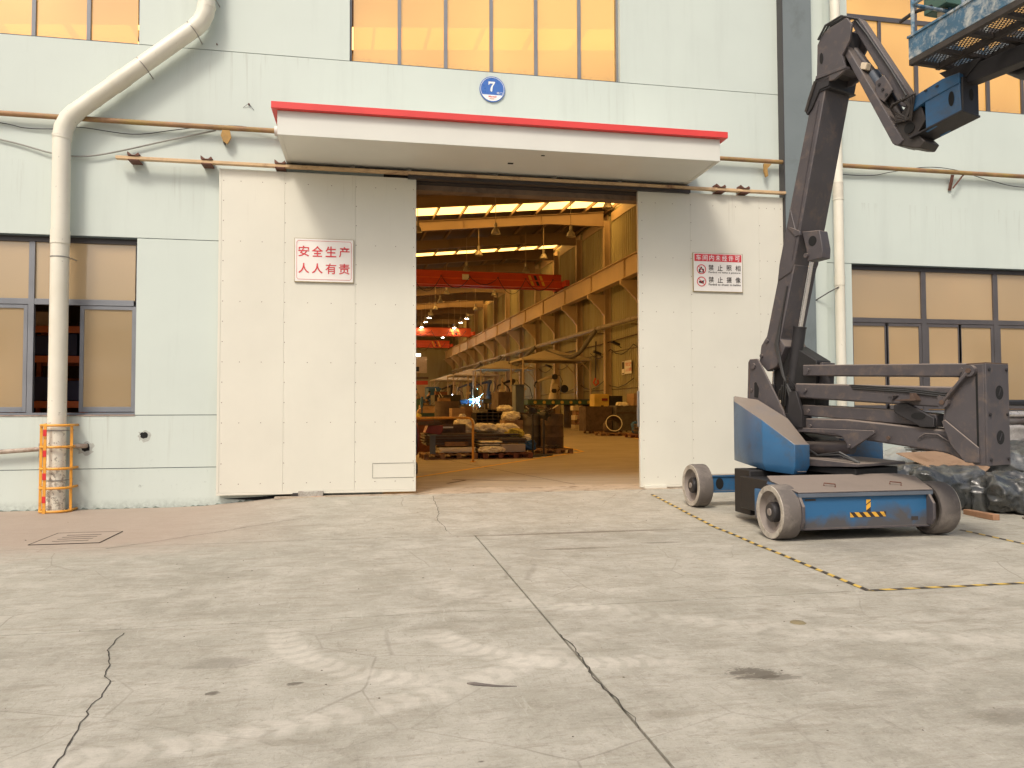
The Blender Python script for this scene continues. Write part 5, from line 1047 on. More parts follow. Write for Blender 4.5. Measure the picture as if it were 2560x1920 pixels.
# overhead cranes
def crane(d, z, m1, label, n_fest, x0=-15):
    c = thing('overhead_crane', label, 'crane', H(0, d, z))
    g1 = MB(); hbox(g1, x0, 16.9, d - .62, d - .28, z, z + .95); g1.build('bridge_girder', M[m1], c, .02)
    g2 = MB(); hbox(g2, x0, 16.9, d + .5, d + .85, z, z + .95); g2.build('bridge_girder', M[m1], c, .02)
    hb('lower_flange', (x0, 16.9, d - .66, d - .24, z - .035, z - .002), 'crane_or', c); hb('upper_flange', (x0, 16.9, d - .66, d - .24, z + .952, z + .98), 'crane_or', c)
    hb('side_rib', (x0, 16.9, d - .66, d - .622, z + .42, z + .5), 'crane_or', c)
    et = MB(); hbox(et, 16.93, 17.27, d - 1.5, d + 1.7, z + .02, z + .46); et.build('end_carriage', M[m1], c, .02)
    for q in (-1.2, 1.4): MB().cyl(H(16.98, d + q, z + .02), H(17.22, d + q, z + .02), .18, 16).build('crane_wheel', M['oily'], c)
    for k in range(3): o = MB(); o.prism([H(14.6 + .42 * k, d - .625, z + .1), H(14.8 + .42 * k, d - .625, z + .1), H(14.5 + .42 * k, d - .625, z + .86), H(14.3 + .42 * k, d - .625, z + .86)], -HD * .004); o.build('warning_stripe', M['line_y'] if k % 2 == 0 else M['black_pl'], c)
    pts = []
    for k in range(n_fest):
        xa = 16.2 - k * 2.1
        for q in range(8): t = q / 8; pts.append(H(xa - 2.1 * t, d - .78, z + .55 - 1.2 * 4 * t * (1 - t) * (.7 + .3 * math.sin(k * 2.1))))
    MB().tube(pts, .025, 5).build('festoon_cable', M['cable'], c)
    for k in range(n_fest): MB().cyl(H(16.2 - k * 2.1, d - .66, z + .58), H(16.2 - k * 2.1, d - .8, z + .58), .04, 6).build('cable_trolley', M['oily'], c)
    t_ = MB(); hbox(t_, 1.2, 2.9, d - .5, d + .7, z + 1.0, z + 1.5); t_.build('hoist_trolley', M['oily'], c, .02)
    return c
cr = crane(55.2, 10.40, 'crane', 'nearest red double girder overhead crane across the hall with festoon cable', 9)
pl = hb('capacity_plate', (9.35, 9.85, 54.5, 54.52, 10.75, 11.15), 'sign_white', cr)
crane(92.8, 10.40, 'crane_or', 'second orange red overhead crane further down the hall', 8)
crane(110.0, 10.40, 'crane', 'farthest overhead crane near the end wall of the hall', 6)

# pendant lamps
def lamp(x, d, lit, label, grp):
    t = thing('pendant_lamp', label, 'lamp', H(x, d, 11.3), grp)
    zt = deck_z(x) - .2
    MB().tube([H(x, d, 11.95), H(x, d, zt)], .018, 6).build('lamp_rod', M['int_steel'], t)
    MB().lathe([(0, .62), (.09, .62), (.09, .36), (.12, .34), (0, .34)], H(x, d, 11.3), n=12).build('ballast_housing', M['lampshade'], t)
    MB().lathe([(.06, .34), (.12, .31), (.20, .2), (.255, .05), (.27, .0), (.262, .0), (.24, .05), (.19, .19), (.11, .29), (.05, .32)], H(x, d, 11.3), n=20).build('lamp_shade', M['lampshade'], t)
    MB().lathe([(0, .05), (.08, .08), (.10, .15), (.06, .24), (0, .26)] if not lit else [(0, -.02), (.16, .0), (.18, .04), (.12, .16), (0, .2)], H(x, d, 11.3), n=12).build('bulb', M['bulb'] if lit else M['lampshade'], t)
near = [(13.5, 35.7), (4.8, 42.8), (9.2, 42.3), (13.6, 42.0), (9.4, 48.4), (13.8, 48.5), (9.6, 54.0), (13.9, 53.6), (9.8, 65.1), (14.0, 65.1), (10.0, 70.3), (10.2, 75.3), (14.2, 75.0), (14.6, 95.0), (10.4, 80)]
rows = {35.7: 'first', 42: 'second', 48: 'third', 54: 'fourth', 53: 'fourth', 65: 'fifth', 70: 'sixth', 75: 'seventh', 95: 'ninth', 80: 'eighth'}
for x, d in near:
    nm = rows.get(d, rows.get(int(d), 'far')); side = 'right' if x > 12 else 'left' if x > 6 else 'far left'
    lamp(x, d, False, f'unlit bell shaped lamp hanging in the {nm} row from the door, {side} one', 'unlit pendant lamps under the hall roof')
for k, (x, d) in enumerate([(10.6, 86.4), (14.6, 86.1), (10.5, 82.3), (14.6, 82.2), (10.8, 91.8), (14.8, 91.8), (11.0, 97), (15.0, 98), (10.9, 103), (15.1, 104)]):
    lamp(x, d, True, f'lit pendant lamp glowing white in {["the nearest","the second","the third","the fourth","the farthest"][[82,86,91,97,103].index(min([82,86,91,97,103], key=lambda q: abs(q - d)))]} lit row, {"left" if x < 12 else "right"} one', 'lit pendant lamps far down the hall')

# extraction duct along the wall with branches
du = thing('extraction_duct', 'long grey extraction duct hung along the ribbed right wall', 'duct', H(17.4, 60, 6.8))
MB().tube([H(17.45, d, 6.62 + (d - 40) * .006) for d in range(38, 112, 4)], .155, 16).build('main_duct', M['duct'], du)
for d in cols[4:]: MB().beam(H(17.45, d, 6.35), H(17.95, d, 6.35), .05, .05).build('duct_bracket', M['int_dark'], du); MB().tube([H(17.45, d - 1.2, 6.65), H(17.45, d - 1.05, 6.65)], .175, 16).build('duct_collar', M['duct'], du)
def branch(d0, dd, zz, xx): MB().tube([H(17.4, d0, 6.6), H(17.1, d0 + .25, 6.2), H(16.6 + .0, d0 + .7, 5.75), H(xx + .5, dd - .5, zz + .35), H(xx, dd, zz)], .14, 12).build('branch_duct', M['duct'], du)
def hose(pts, r=.16):
    P = [Vector(H(*p)) for p in pts]; Q = []
    for i in range(len(P) - 1):
        p0, p1, p2, p3 = P[max(i - 1, 0)], P[i], P[i + 1], P[min(i + 2, len(P) - 1)]
        for k in range(8): t = k / 8; Q.append(.5 * ((2 * p1) + (-p0 + p2) * t + (2 * p0 - 5 * p1 + 4 * p2 - p3) * t * t + (-p0 + 3 * p1 - 3 * p2 + p3) * t ** 3))
    Q.append(P[-1]); MB().tube(Q, [r * (1 + .06 * (k % 2)) for k in range(len(Q))], 12).build('flexible_hose', M['hose'], du)
hose([(17.3, 48.2, 6.55), (17.0, 48.6, 6.0), (16.6, 49.4, 5.2), (16.2, 50.3, 4.92), (15.5, 51.2, 5.05), (14.9, 51.9, 5.42)], .14)
hose([(17.3, 63.6, 6.7), (16.8, 64.2, 6.1), (16.2, 65.2, 5.3), (15.5, 65.8, 5.5)], .15); hose([(17.3, 77, 6.8), (16.5, 78, 5.9), (15.6, 79, 5.4)], .16); hose([(17.3, 88, 6.8), (16.5, 89, 5.9), (15.6, 90, 5.3)], .16)
MB().tube([H(18.2, 40, 5.9), H(18.2, 50, 5.75), H(18.2, 70, 5.9), H(18.2, 100, 5.9)], .04, 6).build('service_pipe', M['rust'], du)

# fume hoods over the robot cells
def hood(x0, x1, d0, d1, ze, za, label):
    t = thing('fume_hood', label, 'fume hood', H((x0 + x1) / 2, (d0 + d1) / 2, 0))
    c = H((x0 + x1) / 2, (d0 + d1) / 2, za); q = [H(x0, d0, ze), H(x1, d0, ze), H(x1, d1, ze), H(x0, d1, ze)]
    s_ = .12; cc = [(c[0] + (p[0] - c[0]) * s_, c[1] + (p[1] - c[1]) * s_, za) for p in q]
    o = MB(); o.add(q + cc, [(0, 1, 5, 4), (1, 2, 6, 5), (2, 3, 7, 6), (3, 0, 4, 7), (4, 5, 6, 7)]); o.build('hood_roof', M['tent'], t)
    for a, b in ((0, 1), (1, 2), (2, 3), (3, 0)):
        MB().beam((q[a][0], q[a][1], ze - .06), (q[b][0], q[b][1], ze - .06), .09, .12).build('hood_rim', M['tent'], t)
    for (x, d) in ((x0 + .05, d0 + .05), (x1 - .05, d0 + .05), (x1 - .05, d1 - .05), (x0 + .05, d1 - .05)):
        hb('post', (x - .05, x + .05, d - .05, d + .05, 0, ze - .12), 'int_steel', t)
        sx = 1 if x < (x0 + x1) / 2 else -1; MB().beam(H(x + sx * .05, d, ze - .85), H(x + sx * .75, d, ze - .14), .06, .06).build('brace', M['int_steel'], t)
    return t
hood(12.8, 17.75, 50.4, 54.0, 4.80, 5.52, 'nearest cream pyramid fume hood on posts over the pale robot')
hood(12.7, 17.6, 64.8, 68.6, 4.95, 5.68, 'second cream fume hood behind the pale robot')
hood(12.5, 17.4, 78.5, 82.5, 5.0, 5.7, 'third cream fume hood further along the right wall')
hood(12.2, 17.2, 91.0, 95.0, 5.0, 5.7, 'farthest cream fume hood along the right wall')

# welding robots and their benches
def robot(x, d, zb, s_, flip, m_, label, box=False):
    t = thing('welding_robot', label, 'robot', H(x, d, zb)); f_ = -1 if flip else 1
    P = lambda a, z: H(x + f_ * a * s_, d, zb + z * s_)
    MB().lathe([(0, 0), (.30 * s_, 0), (.27 * s_, .25 * s_), (.22 * s_, .38 * s_), (0, .38 * s_)], H(x, d, zb), n=16).build('robot_base', M[m_], t)
    o = MB(); o.tube([P(0, .36), P(.05, .55), P(.0, .95), P(-.06, 1.30)], [.16 * s_, .15 * s_, .12 * s_, .12 * s_], 12); o.build('lower_arm', M[m_], t)
    MB().cyl(Vector(P(-.06, 1.34)) - HD * .22 * s_, Vector(P(-.06, 1.34)) + HD * .22 * s_, .17 * s_, 14).build('elbow', M['oily'], t)
    MB().cyl(Vector(P(.0, .5)) - HD * .22 * s_, Vector(P(.0, .5)) + HD * .2 * s_, .15 * s_, 14).build('shoulder_motor', M['oily'], t)
    o = MB(); o.tube([P(-.06, 1.38), P(.35, 1.30), P(.80, 1.12), P(1.0, 1.02)], [.11 * s_, .10 * s_, .07 * s_, .06 * s_], 10); o.build('upper_arm', M[m_], t)
    MB().tube([P(.98, 1.06), P(1.12, .98), P(1.16, .80), P(1.10, .66)], [.07 * s_, .06 * s_, .05 * s_, .02 * s_], 8).build('torch', M['black_pl'], t)
    MB().tube([P(-.15, 1.45), P(-.42, 1.42), P(-.58, 1.1), P(-.45, .7), P(-.28, .45)], .022 * s_, 6).build('hose_loop', M['cable'], t)
    if box: o = MB(); o.prism([P(-.2, .62), P(.16, .62), P(.16, .92), P(-.2, .92)], -HD * .3 * s_); o.build('label_box', M['cream'], t)
    return t
r1 = robot(15.45, 52, 2.02, 1.18, True, 'cream', 'pale welding robot with black torch bent to the left under the nearest hood', True)
MB().cyl(H(16.2, 51.7, 2.75), H(16.2, 52.0, 2.75), .28, 18).build('wire_spool', M['black_pl'], r1)
robot(15.8, 66, 2.3, 1.15, True, 'black_pl', 'black welding robot reaching left under the second hood')
robot(14.5, 70, 2.3, 1.2, True, 'black_pl', 'black welding robot just right of the bright arc')
robot(13.2, 72, 2.3, 1.1, True, 'oily', 'dark welding robot directly above the bright arc')
robot(13.0, 83, 2.3, 1.2, True, 'oily', 'distant brown welding robot under the third hood')
def bench(x0, x1, d0, d1, z, m_, label, feet=3, knobs=0):
    t = thing('weld_bench', label, 'work bench', H((x0 + x1) / 2, d0, 0))
    hb('bench_bed', (x0, x1, d0, d1, z - .32, z), m_, t, .02); hb('bench_top', (x0 - .05, x1 + .05, d0 - .05, d1 + .05, z + .002, z + .06), 'bluegrey', t)
    for k in range(feet): xx = x0 + .2 + (x1 - x0 - .6) * k / (feet - 1); hb('bench_foot', (xx, xx + .35, d0 + .1, d1 - .1, 0, z - .322), 'rust', t)
    for k in range(knobs): xx = x0 + .5 + (x1 - x0 - 1) * k / (knobs - 1); MB().cyl(H(xx, d0 - .05, z - .16), H(xx, d0 - .001, z - .16), .11, 14).build('bed_plug', M['yellow'], t)
bench(13.4, 18.3, 51.2, 52.9, 1.95, 'green', 'long green machine bed with round yellow plugs under the pale robot', 4, 7)
bench(13.0, 17.0, 65, 67, 2.2, 'bluegrey', 'blue grey welding bench under the second hood', 3)
bench(11.6, 14.6, 69.2, 71.2, 2.2, 'blue', 'dark blue welding bench below the bright arc', 3)
bench(10.5, 13.6, 82, 84, 2.2, 'bluegrey', 'distant grey bench under the third hood', 3)
arc = thing('welding_spark', 'brilliant blue white welding arc glowing above the blue bench', 'welding arc', H(13.1, 68.4, 2.25))
MB().lathe([(0, -.17), (.12, -.12), (.17, 0), (.12, .12), (0, .17)], H(13.1, 68.4, 2.25), n=12).build('arc_glow', M['arc'], arc)
for k in range(9):
    a = k * math.pi / 4.5 + .2; ln = .5 + .3 * (k % 3)
    MB().tube([H(13.1 + math.cos(a) * .1, 68.4, 2.25 + math.sin(a) * .1), H(13.1 + math.cos(a) * ln, 68.4 - .1 * (k % 3), 2.25 + math.sin(a) * ln - .12)], [.012, .002], 4).build('spark_trail', M['arc'], arc)
ld = bpy.data.lights.new('arc_light', 'POINT'); ld.energy = 45; ld.color = (.35, .65, 1); ld.shadow_soft_size = .15; lo = bpy.data.objects.new('arc_light', ld); C.objects.link(lo); lo.parent = arc; lo.location = (0, -.4, .1)
props(MB().lathe([(0, -.08), (.06, 0), (0, .12)], H(11.4, 72, 2.7), n=8).build('welding_spark', M['arc2']), 'small white welding arc left of the bright blue one', 'welding arc')
props(MB().lathe([(0, -.12), (.07, -.02), (0, .14)], H(11.9, 71, 2.35), n=8).build('welding_spark', M['arc2']), 'second small white welding arc, lower and nearer the bright blue one', 'welding arc')

# wall fittings inside
for k, (d, z) in enumerate(((45.2, 5.5), (48.6, 5.15), (54.4, 5.0), (60.4, 4.95))):
    t = thing('flood_light', f'black floodlight clamped high on the {["first", "second", "third", "fourth"][k]} visible wall column', 'floodlight', H(17.6, d, z))
    o = MB(); o.prism([H(17.25, d - .2, z - .02), H(17.75, d - .2, z - .22), H(17.80, d - .2, z - .1), H(17.3, d - .2, z + .1)], HD * .35); o.build('lamp_body', M['black_pl'], t); MB().beam(H(17.6, d, z - .1), H(17.93, d, z - .35), .04, .04).build('lamp_arm', M['black_pl'], t)
def hflat(d0, d1, z0, z1, m_, par, nm, x=18.30, t_=.01): return hb(nm, (x - t_, x, d0, d1, z0, z1), m_, par)
w1 = thing('wall_sign', 'cream wall sign with red characters deep inside on the ribbed wall', 'sign', H(18.3, 45, 4)); hflat(44.45, 45.55, 3.52, 4.36, 'sign_white', w1, 'sign_board')
def htext(body, d0, d1, z0, z1, m_, par):
    o = text(body, 0, 1, 0, 1, 0, M[m_], None, 'character', .02); me = o.data; o0 = wloc(par)
    for v in me.vertices: v.co = Vector(H(18.285, d1 - (d1 - d0) * v.co.x, z0 + (z1 - z0) * v.co.z)) - o0
    o.parent = par; return o
for k, ch in enumerate('安全生产'): htext(ch, 45.3 - .25 * k - .1, 45.3 - .25 * k + .1, 4.0, 4.24, 'ink_red', w1)
for k, ch in enumerate('人人有责'): htext(ch, 45.3 - .25 * k - .1, 45.3 - .25 * k + .1, 3.66, 3.90, 'ink_red', w1)
w2 = thing('wall_sign', 'narrow black and white hazard sign beside the red lettered one inside', 'sign', H(18.3, 46, 4)); hflat(45.62, 46.05, 3.48, 4.34, 'sign_white', w2, 'sign_board'); hflat(45.66, 46.01, 3.85, 4.30, 'ink_black', w2, 'sign_symbol', 18.288, .004); hflat(45.68, 45.99, 3.52, 3.6, 'ink_black', w2, 'sign_strip', 18.288, .004)
hk = thing('chain_hoist', 'red hook and chain hanging beside a wall column right of the first hood', 'hoist', H(17.5, 49, 4)); MB().tube([H(17.6, 49.0, 5.9), H(17.55, 49.0, 3.4)], .05, 6).build('chain', M['oily'], hk); MB().tube([H(17.55, 49, 3.4), H(17.4, 49, 3.1), H(17.55, 49, 2.9), H(17.75, 49, 3.05), H(17.7, 49, 3.3)], .06, 8).build('hook', M['crane'], hk)

# machines at the right behind the bins
def cabinet(name, b, m_, label, cat, extra=()):
    t = thing(name, label, cat, H((b[0] + b[1]) / 2, b[2], b[4])); hb('cabinet_body', b, m_, t, .03)
    for n_, bb, mm in extra: hb(n_, bb, mm, t, .005)
    return t
cabinet('control_cabinet', (14.6, 15.5, 41.0, 41.8, .0, 2.15), 'yellow', 'yellow control cabinet behind the dark bins on the right', 'cabinet', (('cabinet_panel', (15.05, 15.4, 40.97, 40.995, 1.75, 1.9), 'red_sheet'), ('cabinet_switch', (15.0, 15.15, 40.97, 40.995, 1.35, 1.5), 'black_pl')))
cabinet('welding_machine', (15.6, 16.4, 41.2, 42, 0, 2.05), 'oily', 'dark welding machine right of the yellow cabinet', 'machine', (('machine_panel', (15.65, 16.3, 41.17, 41.195, 1.6, 1.95), 'black_pl'),))
cabinet('packing_case', (16.4, 17.7, 39.6, 40.6, 1.45, 2.15), 'card', 'orange brown packing case on a dark table by the right door edge', 'case', ())
tb = thing('steel_table', 'dark steel table under the orange brown packing case', 'table', H(17, 40, 0)); hb('table_top', (16.3, 17.8, 39.5, 40.7, 1.38, 1.447), 'oily', tb)
for x in (16.35, 17.65):
    for d in (39.55, 40.6): hb('leg', (x, x + .08, d, d + .08, 0, 1.378), 'oily', tb)

# pallets: boards and blocks are parts
def pallet(x, d, z, w_, l_, rot, label, m_='wood', h=.14):
    t = thing('pallet', label, 'pallet', H(x, d, z), 'wooden pallets on the hall floor', HR + rot)
    def lb(nm, b, mm=m_): o = MB(); o.box(*b); me = o.build(nm, M[mm], None, .003); me.parent = t; return me
    for k in range(3): y = -l_ / 2 + (l_ - .09) * k / 2; lb('bottom_board', (-w_ / 2, w_ / 2, y, y + .09, 0, .018))
    for i in range(4):
        for k in range(3): xx = -w_ / 2 + (w_ - .12) * i / 3; y = -l_ / 2 + (l_ - .09) * k / 2; lb('block', (xx, xx + .12, y, y + .09, .019, h - .042))
    for k in range(3): y = -l_ / 2 + (l_ - .09) * k / 2; lb('stringer', (-w_ / 2, w_ / 2, y, y + .09, h - .041, h - .022))
    n = 7
    for k in range(n): xx = -w_ / 2 + (w_ - .11) * k / (n - 1); lb('deck_board', (xx, xx + .11, -l_ / 2, l_ / 2, h - .021, h))
    return t
pallet(2.95, 19.4, 0, 1.35, 1.1, .0, 'dark pallet at the left behind the yellow handrail post', 'wood'); pallet(4.38, 19.3, 0, 1.28, 1.1, .02, 'reddish pallet under the long grey box beam', 'wood_red'); pallet(5.95, 21.0, 0, 1.3, 1.2, .1, 'worn pallet under the two big steel drums', 'wood')
pallet(13.35, 34.6, 0, 1.5, 1.3, .1, 'pallet under the cut pipe ring on the right', 'wood'); pallet(14.1, 34.0, 0, 1.2, 1.1, .12, 'pallet right of the pipe ring by the door edge', 'wood'); pallet(14.1, 38.3, 0, 1.6, 1.4, .1, 'pallet behind the pipe ring under the tall bin', 'wood'); pallet(13.5, 31.6, 0, 1.2, 1.1, .1, 'nearest pallet at the right door edge under rusty parts', 'wood_red')

# near stock around the left
def stack(name, n, b, th, m_, label, cat, part, jit=.02, gap=.004):
    t = thing(name, label, cat, H((b[0] + b[1]) / 2, b[2], b[4])); z = b[4]
    for k in range(n):
        j1, j2 = random.uniform(-jit, jit), random.uniform(-jit, jit); hb(part, (b[0] + j1, b[1] + j2, b[2] + random.uniform(-jit, jit), b[3], z, z + th), m_ if isinstance(m_, str) else m_[k % len(m_)], t, .002); z += th + gap
    return t
stack('strip_bundle', 4, (2.70, 3.60, 18.98, 19.9, .16, 0), .028, 'white_sheet', 'bundle of bright white strips lying on the left pallet behind the handrail', 'strips', 'strip', .03)
bm_ = hb('box_beam', (4.22, 4.86, 18.86, 19.1, .16, .355), 'bluegrey'); 
bm_.data.materials[0] = pm('pale_grey_box_beam', (.36, .31, .28), .5, 0, .1, 4); props(bm_, 'pale grey closed box beam on the front edge of the reddish pallet', 'beam')
stack('plate_stack', 9, (2.35, 3.65, 19.2, 20.2, .33, 0), .03, ['rust', 'steel'], 'stack of rusty plates behind the bright white strips', 'plates', 'plate', .06)
stack('sheet_stack', 9, (3.72, 4.25, 18.95, 19.9, .16, 0), .026, ['bag', 'steel'], 'stack of wrapped grey sheets in the middle of the near pallets', 'sheets', 'sheet', .04)
stack('plate_stack', 8, (3.7, 4.9, 19.6, 20.4, .40, 0), .022, ['rust', 'steel', 'rust'], 'thin rusty plates under the white woven bags', 'plates', 'plate', .05)
stack('angle_stack', 5, (4.3, 4.95, 19.15, 19.9, .38, 0), .02, ['steel', 'rust'], 'low stack of steel angles on top of the grey box beam', 'angles', 'angle', .05)
tr = thing('steel_trough', 'dark steel trough standing behind the white strips', 'trough', H(3, 20, .6))
hb('trough_front', (2.5, 3.45, 19.6, 19.63, .62, .86), 'rust', tr); hb('trough_back', (2.5, 3.45, 20.3, 20.33, .62, .86), 'rust', tr); hb('trough_floor', (2.5, 3.45, 19.63, 20.3, .60, .63), 'rust', tr); hb('chain_label', (2.72, 3.12, 19.585, 19.598, .76, .80), 'sign_white', tr)
rb = MB(); rb.prism([H(2.35, 19.2, .66), H(2.72, 19.2, .60), H(2.80, 19.2, .70), H(2.80, 19.2, .84), H(2.42, 19.2, .84)], HD * .5); props(rb.build('red_hopper', M['red_sheet'], None, .01), 'dark red steel hopper left of the trough', 'hopper')
for k in range(7): props(MB().beam(H(2.1 + .02 * k, 18.9 + .1 * k, .86 + .012 * k), H(2.75 + random.uniform(-.1, .1), 19.3, .84 + .02 * k), .05, .012).build('steel_flat', M['steel' if k % 2 else 'rust']), 'loose steel flat bar in the tangled heap at the left door edge', 'flat bar', 'loose flat bars at the left door edge')
vb = thing('steel_post', 'short dark I section post standing on the left pallet', 'post', H(2.48, 18.75, .0)); hb('post_web', (2.43, 2.51, 18.72, 18.74, .15, .60), 'bluegrey', vb); hb('post_flange', (2.40, 2.54, 18.68, 18.715, .15, .60), 'bluegrey', vb); hb('post_cap', (2.36, 2.58, 18.6, 18.9, .602, .62), 'bluegrey', vb)
hbm = stack('timber_box', 1, (2.85, 3.42, 19.1, 19.35, .32, 0), .10, 'wood', 'pale timber plank lying behind the white strips', 'timber', 'plank', .0)
props(blob('woven_bag', H(3.48, 20.0, .80), (.26, .2, .19), M['bag'], .02, 6, 51, sub=36, fold=.05, power=3), 'crumpled white bag behind the handrail corner', 'bag'); props(blob('woven_bag', H(3.42, 20.0, 1.02), (.07, .08, .07), M['bag'], .02, 9, 52, sub=24, fold=.05, power=3), 'small white knot of cloth above the handrail', 'cloth')
props(blob('woven_bag', H(4.05, 20.1, .74), (.36, .25, .10), M['bag'], .02, 6, 53, sub=38, fold=.05, power=3), 'flat white woven bag draped over the plates in the middle', 'bag')
props(blob('woven_bag', H(4.62, 20.1, .70), (.36, .25, .14), M['bag'], .02, 6, 54, sub=38, fold=.05, power=3), 'white woven bag lying right of the flat one', 'bag'); props(blob('yellow_bag', H(4.80, 19.8, .62), (.22, .2, .09), M['bag_y'], .02, 7, 55, sub=34, fold=.05, power=3), 'yellow and black plastic bag under the white one', 'bag')
props(blob('woven_bag', H(5.05, 21.3, 1.04), (.25, .2, .12), M['bag'], .02, 6, 56, sub=34, fold=.05, power=3), 'upper white bag on a crate right of the tube stack', 'bag'); props(blob('woven_bag', H(5.02, 21.9, 1.26), (.20, .2, .07), M['bag'], .02, 6, 57, sub=30, fold=.05, power=3), 'small reddish white bag topmost beside the blue grey machine column', 'bag')
props(blob('woven_bag', H(3.98, 18.85, .22), (.32, .10, .06), M['bag'], .02, 9, 58, sub=34, fold=.05, power=3), 'torn pale plastic film spilling from the sheet stack at the pallet edge', 'plastic film')
props(blob('blue_bag', H(5.15, 19.75, .28), (.20, .15, .13), M['bag_b'], .02, 7, 59, sub=32, fold=.05, power=3), 'blue bag on the floor behind the first pedestal fan', 'bag'); props(blob('woven_bag', H(5.10, 19.9, .47), (.22, .15, .07), M['bag'], .02, 7, 60, sub=32, fold=.05, power=3), 'white bag resting on the blue bag', 'bag')
# stack of rectangular tubes, open ends to the viewer
tt = thing('tube_stack', 'stack of open rectangular steel tubes seen end on in the middle of the doorway', 'tubes', H(4.7, 22.5, .7))
for i in range(5):
    for j in range(5):
        if j == 4 and i < 2: continue
        x0 = 4.26 + .17 * i; z0 = .76 + .098 * j; o = MB(); t_ = .008; a, b, c, d_ = x0 + .003, x0 + .167, z0 + .003, z0 + .095
        for bb in ((a, b, 22.4, 25, c, c + t_), (a, b, 22.4, 25, d_ - t_, d_), (a, a + t_, 22.4, 25, c + t_, d_ - t_), (b - t_, b, 22.4, 25, c + t_, d_ - t_)): hbox(o, *bb)
        hbox(o, a + t_, b - t_, 23.4, 23.45, c + t_, d_ - t_); o.build('tube', M['steel'], tt)
tk = thing('timber_trestle', 'low timber trestle under the stack of steel tubes', 'trestle', H(4.7, 22.6, 0)); hb('trestle_beam', (4.15, 5.2, 22.5, 22.7, .62, .755), 'wood', tk); hb('trestle_beam', (4.15, 5.2, 24.3, 24.5, .62, .755), 'wood', tk)
for x in (4.2, 5.05):
    for d in (22.5, 24.3): hb('leg', (x, x + .1, d, d + .18, 0, .618), 'wood', tk)
# drums and bins
def drum(x, d, z, r, h, m_, label, ribs=3, open_=True):
    t = thing('steel_drum', label, 'drum', H(x, d, z)); prof = [(0, .02), (r - .02, .02), (r - .02, h - .02), (r - .004, h), (r, h - .01)]
    for k in range(ribs): zz = h * (ribs - k) / (ribs + 1); prof += [(r, zz + .02), (r + .012, zz), (r, zz - .02)]
    prof += [(r, 0), (0, 0)]
    MB().lathe(prof, H(x, d, z), n=32).build('drum_shell', M[m_], t, fix=True); return t
drum(6.18, 20.95, .15, .33, .96, 'rust', 'right one of the two big dark drums on the worn pallet', 2); drum(5.68, 21.3, .15, .30, .95, 'steel', 'left and rustier one of the two big drums on the worn pallet', 2); drum(3.52, 23.3, .45, .38, 1.05, 'rust', 'large dark brown cylinder behind the yellow handrail', 1)
hb2 = thing('scrap_bin', 'tall rusty scrap bin left of the two big drums', 'bin', H(5.3, 22, 0))
for bb in ((5.15, 5.62, 21.4, 21.43, .15, 1.15), (5.15, 5.18, 21.43, 22.2, .15, 1.15), (5.59, 5.62, 21.43, 22.2, .15, 1.15), (5.18, 5.59, 22.17, 22.2, .15, 1.15), (5.18, 5.59, 21.43, 22.17, .15, .18)): hb('bin_wall', bb, 'rust', hb2)
mc = thing('machine_column', 'tall blue grey machine column standing right of the tube stack', 'machine', H(5.95, 24, 0)); hb('column_body', (5.84, 6.12, 23.9, 24.4, 0, 2.02), 'bluegrey', mc, .01); hb('column_cap', (5.81, 6.15, 23.87, 24.43, 2.022, 2.05), 'bluegrey', mc)
for k in range(14):
    x, z = 5.9 + random.uniform(-.35, .45), 1.13 + random.uniform(0, .16)
    props(MB().beam(H(x, 21.0, z), H(x + random.uniform(-.35, .35), 21.2 + random.uniform(-.1, .1), z + random.uniform(-.05, .12)), .03, .03).build('steel_offcut', M[['steel', 'rust', 'cream'][k % 3]]), 'loose steel offcut sticking out of the big drums', 'offcut', 'steel offcuts on top of the drums')
for k in range(12):
    x = 5.75 + random.uniform(-.35, .6); props(MB().beam(H(x, 20.45, .16 + .02 * (k % 4)), H(x + random.uniform(-.3, .3), 20.6, .17 + .025 * (k % 4)), .05, .02).build('steel_offcut', M[['steel', 'rust', 'oily'][k % 3]]), 'flat steel offcut on the pallet edge in front of the drums', 'offcut', 'steel offcuts in front of the drums')
# pedestal fans
def fan(x, d, h, label, rz):
    t = thing('pedestal_fan', label, 'fan', H(x, d, 0), None, HR + rz)
    def lc(mb, nm, mm): o = mb.build(nm, M[mm], None); o.parent = t; return o
    lc(MB().lathe([(0, 0), (.24, 0), (.235, .03), (.05, .045), (.0, .045)], (0, 0, 0), n=28), 'fan_base', 'black_pl'); lc(MB().tube([(0, 0, .04), (0, 0, h - .2)], .024, 10), 'fan_pole', 'oily'); lc(MB().tube([(0, 0, .45), (0, 0, .85)], .04, 10), 'pole_sleeve', 'oily')
    lc(MB().lathe([(0, -.12), (.09, -.10), (.10, .06), (0, .08)], (0, 0, h - .1), (0, 1, 0), 16), 'fan_motor', 'black_pl')
    g_ = MB()
    for r_ in (.06, .11, .16, .20): g_.lathe([(r_ - .004, -.14), (r_ + .004, -.14), (r_ + .004, -.132), (r_ - .004, -.132)], (0, 0, h - .1), (0, 1, 0), 20, True)
    lc(g_, 'fan_guard', 'oily')
    for k in range(3):
        a = k * 2.094; lc(MB().add([(.03 * math.cos(a), -.13, h - .1 + .03 * math.sin(a)), (.17 * math.cos(a - .3), -.12, h - .1 + .17 * math.sin(a - .3)), (.17 * math.cos(a + .4), -.15, h - .1 + .17 * math.sin(a + .4))], [(0, 1, 2)]), 'fan_blade', 'oily')
fan(5.22, 19.48, 1.30, 'left black pedestal fan with round base in front of the drums', -.5); fan(5.60, 19.75, 1.18, 'right black pedestal fan with round base in front of the drums', .6)
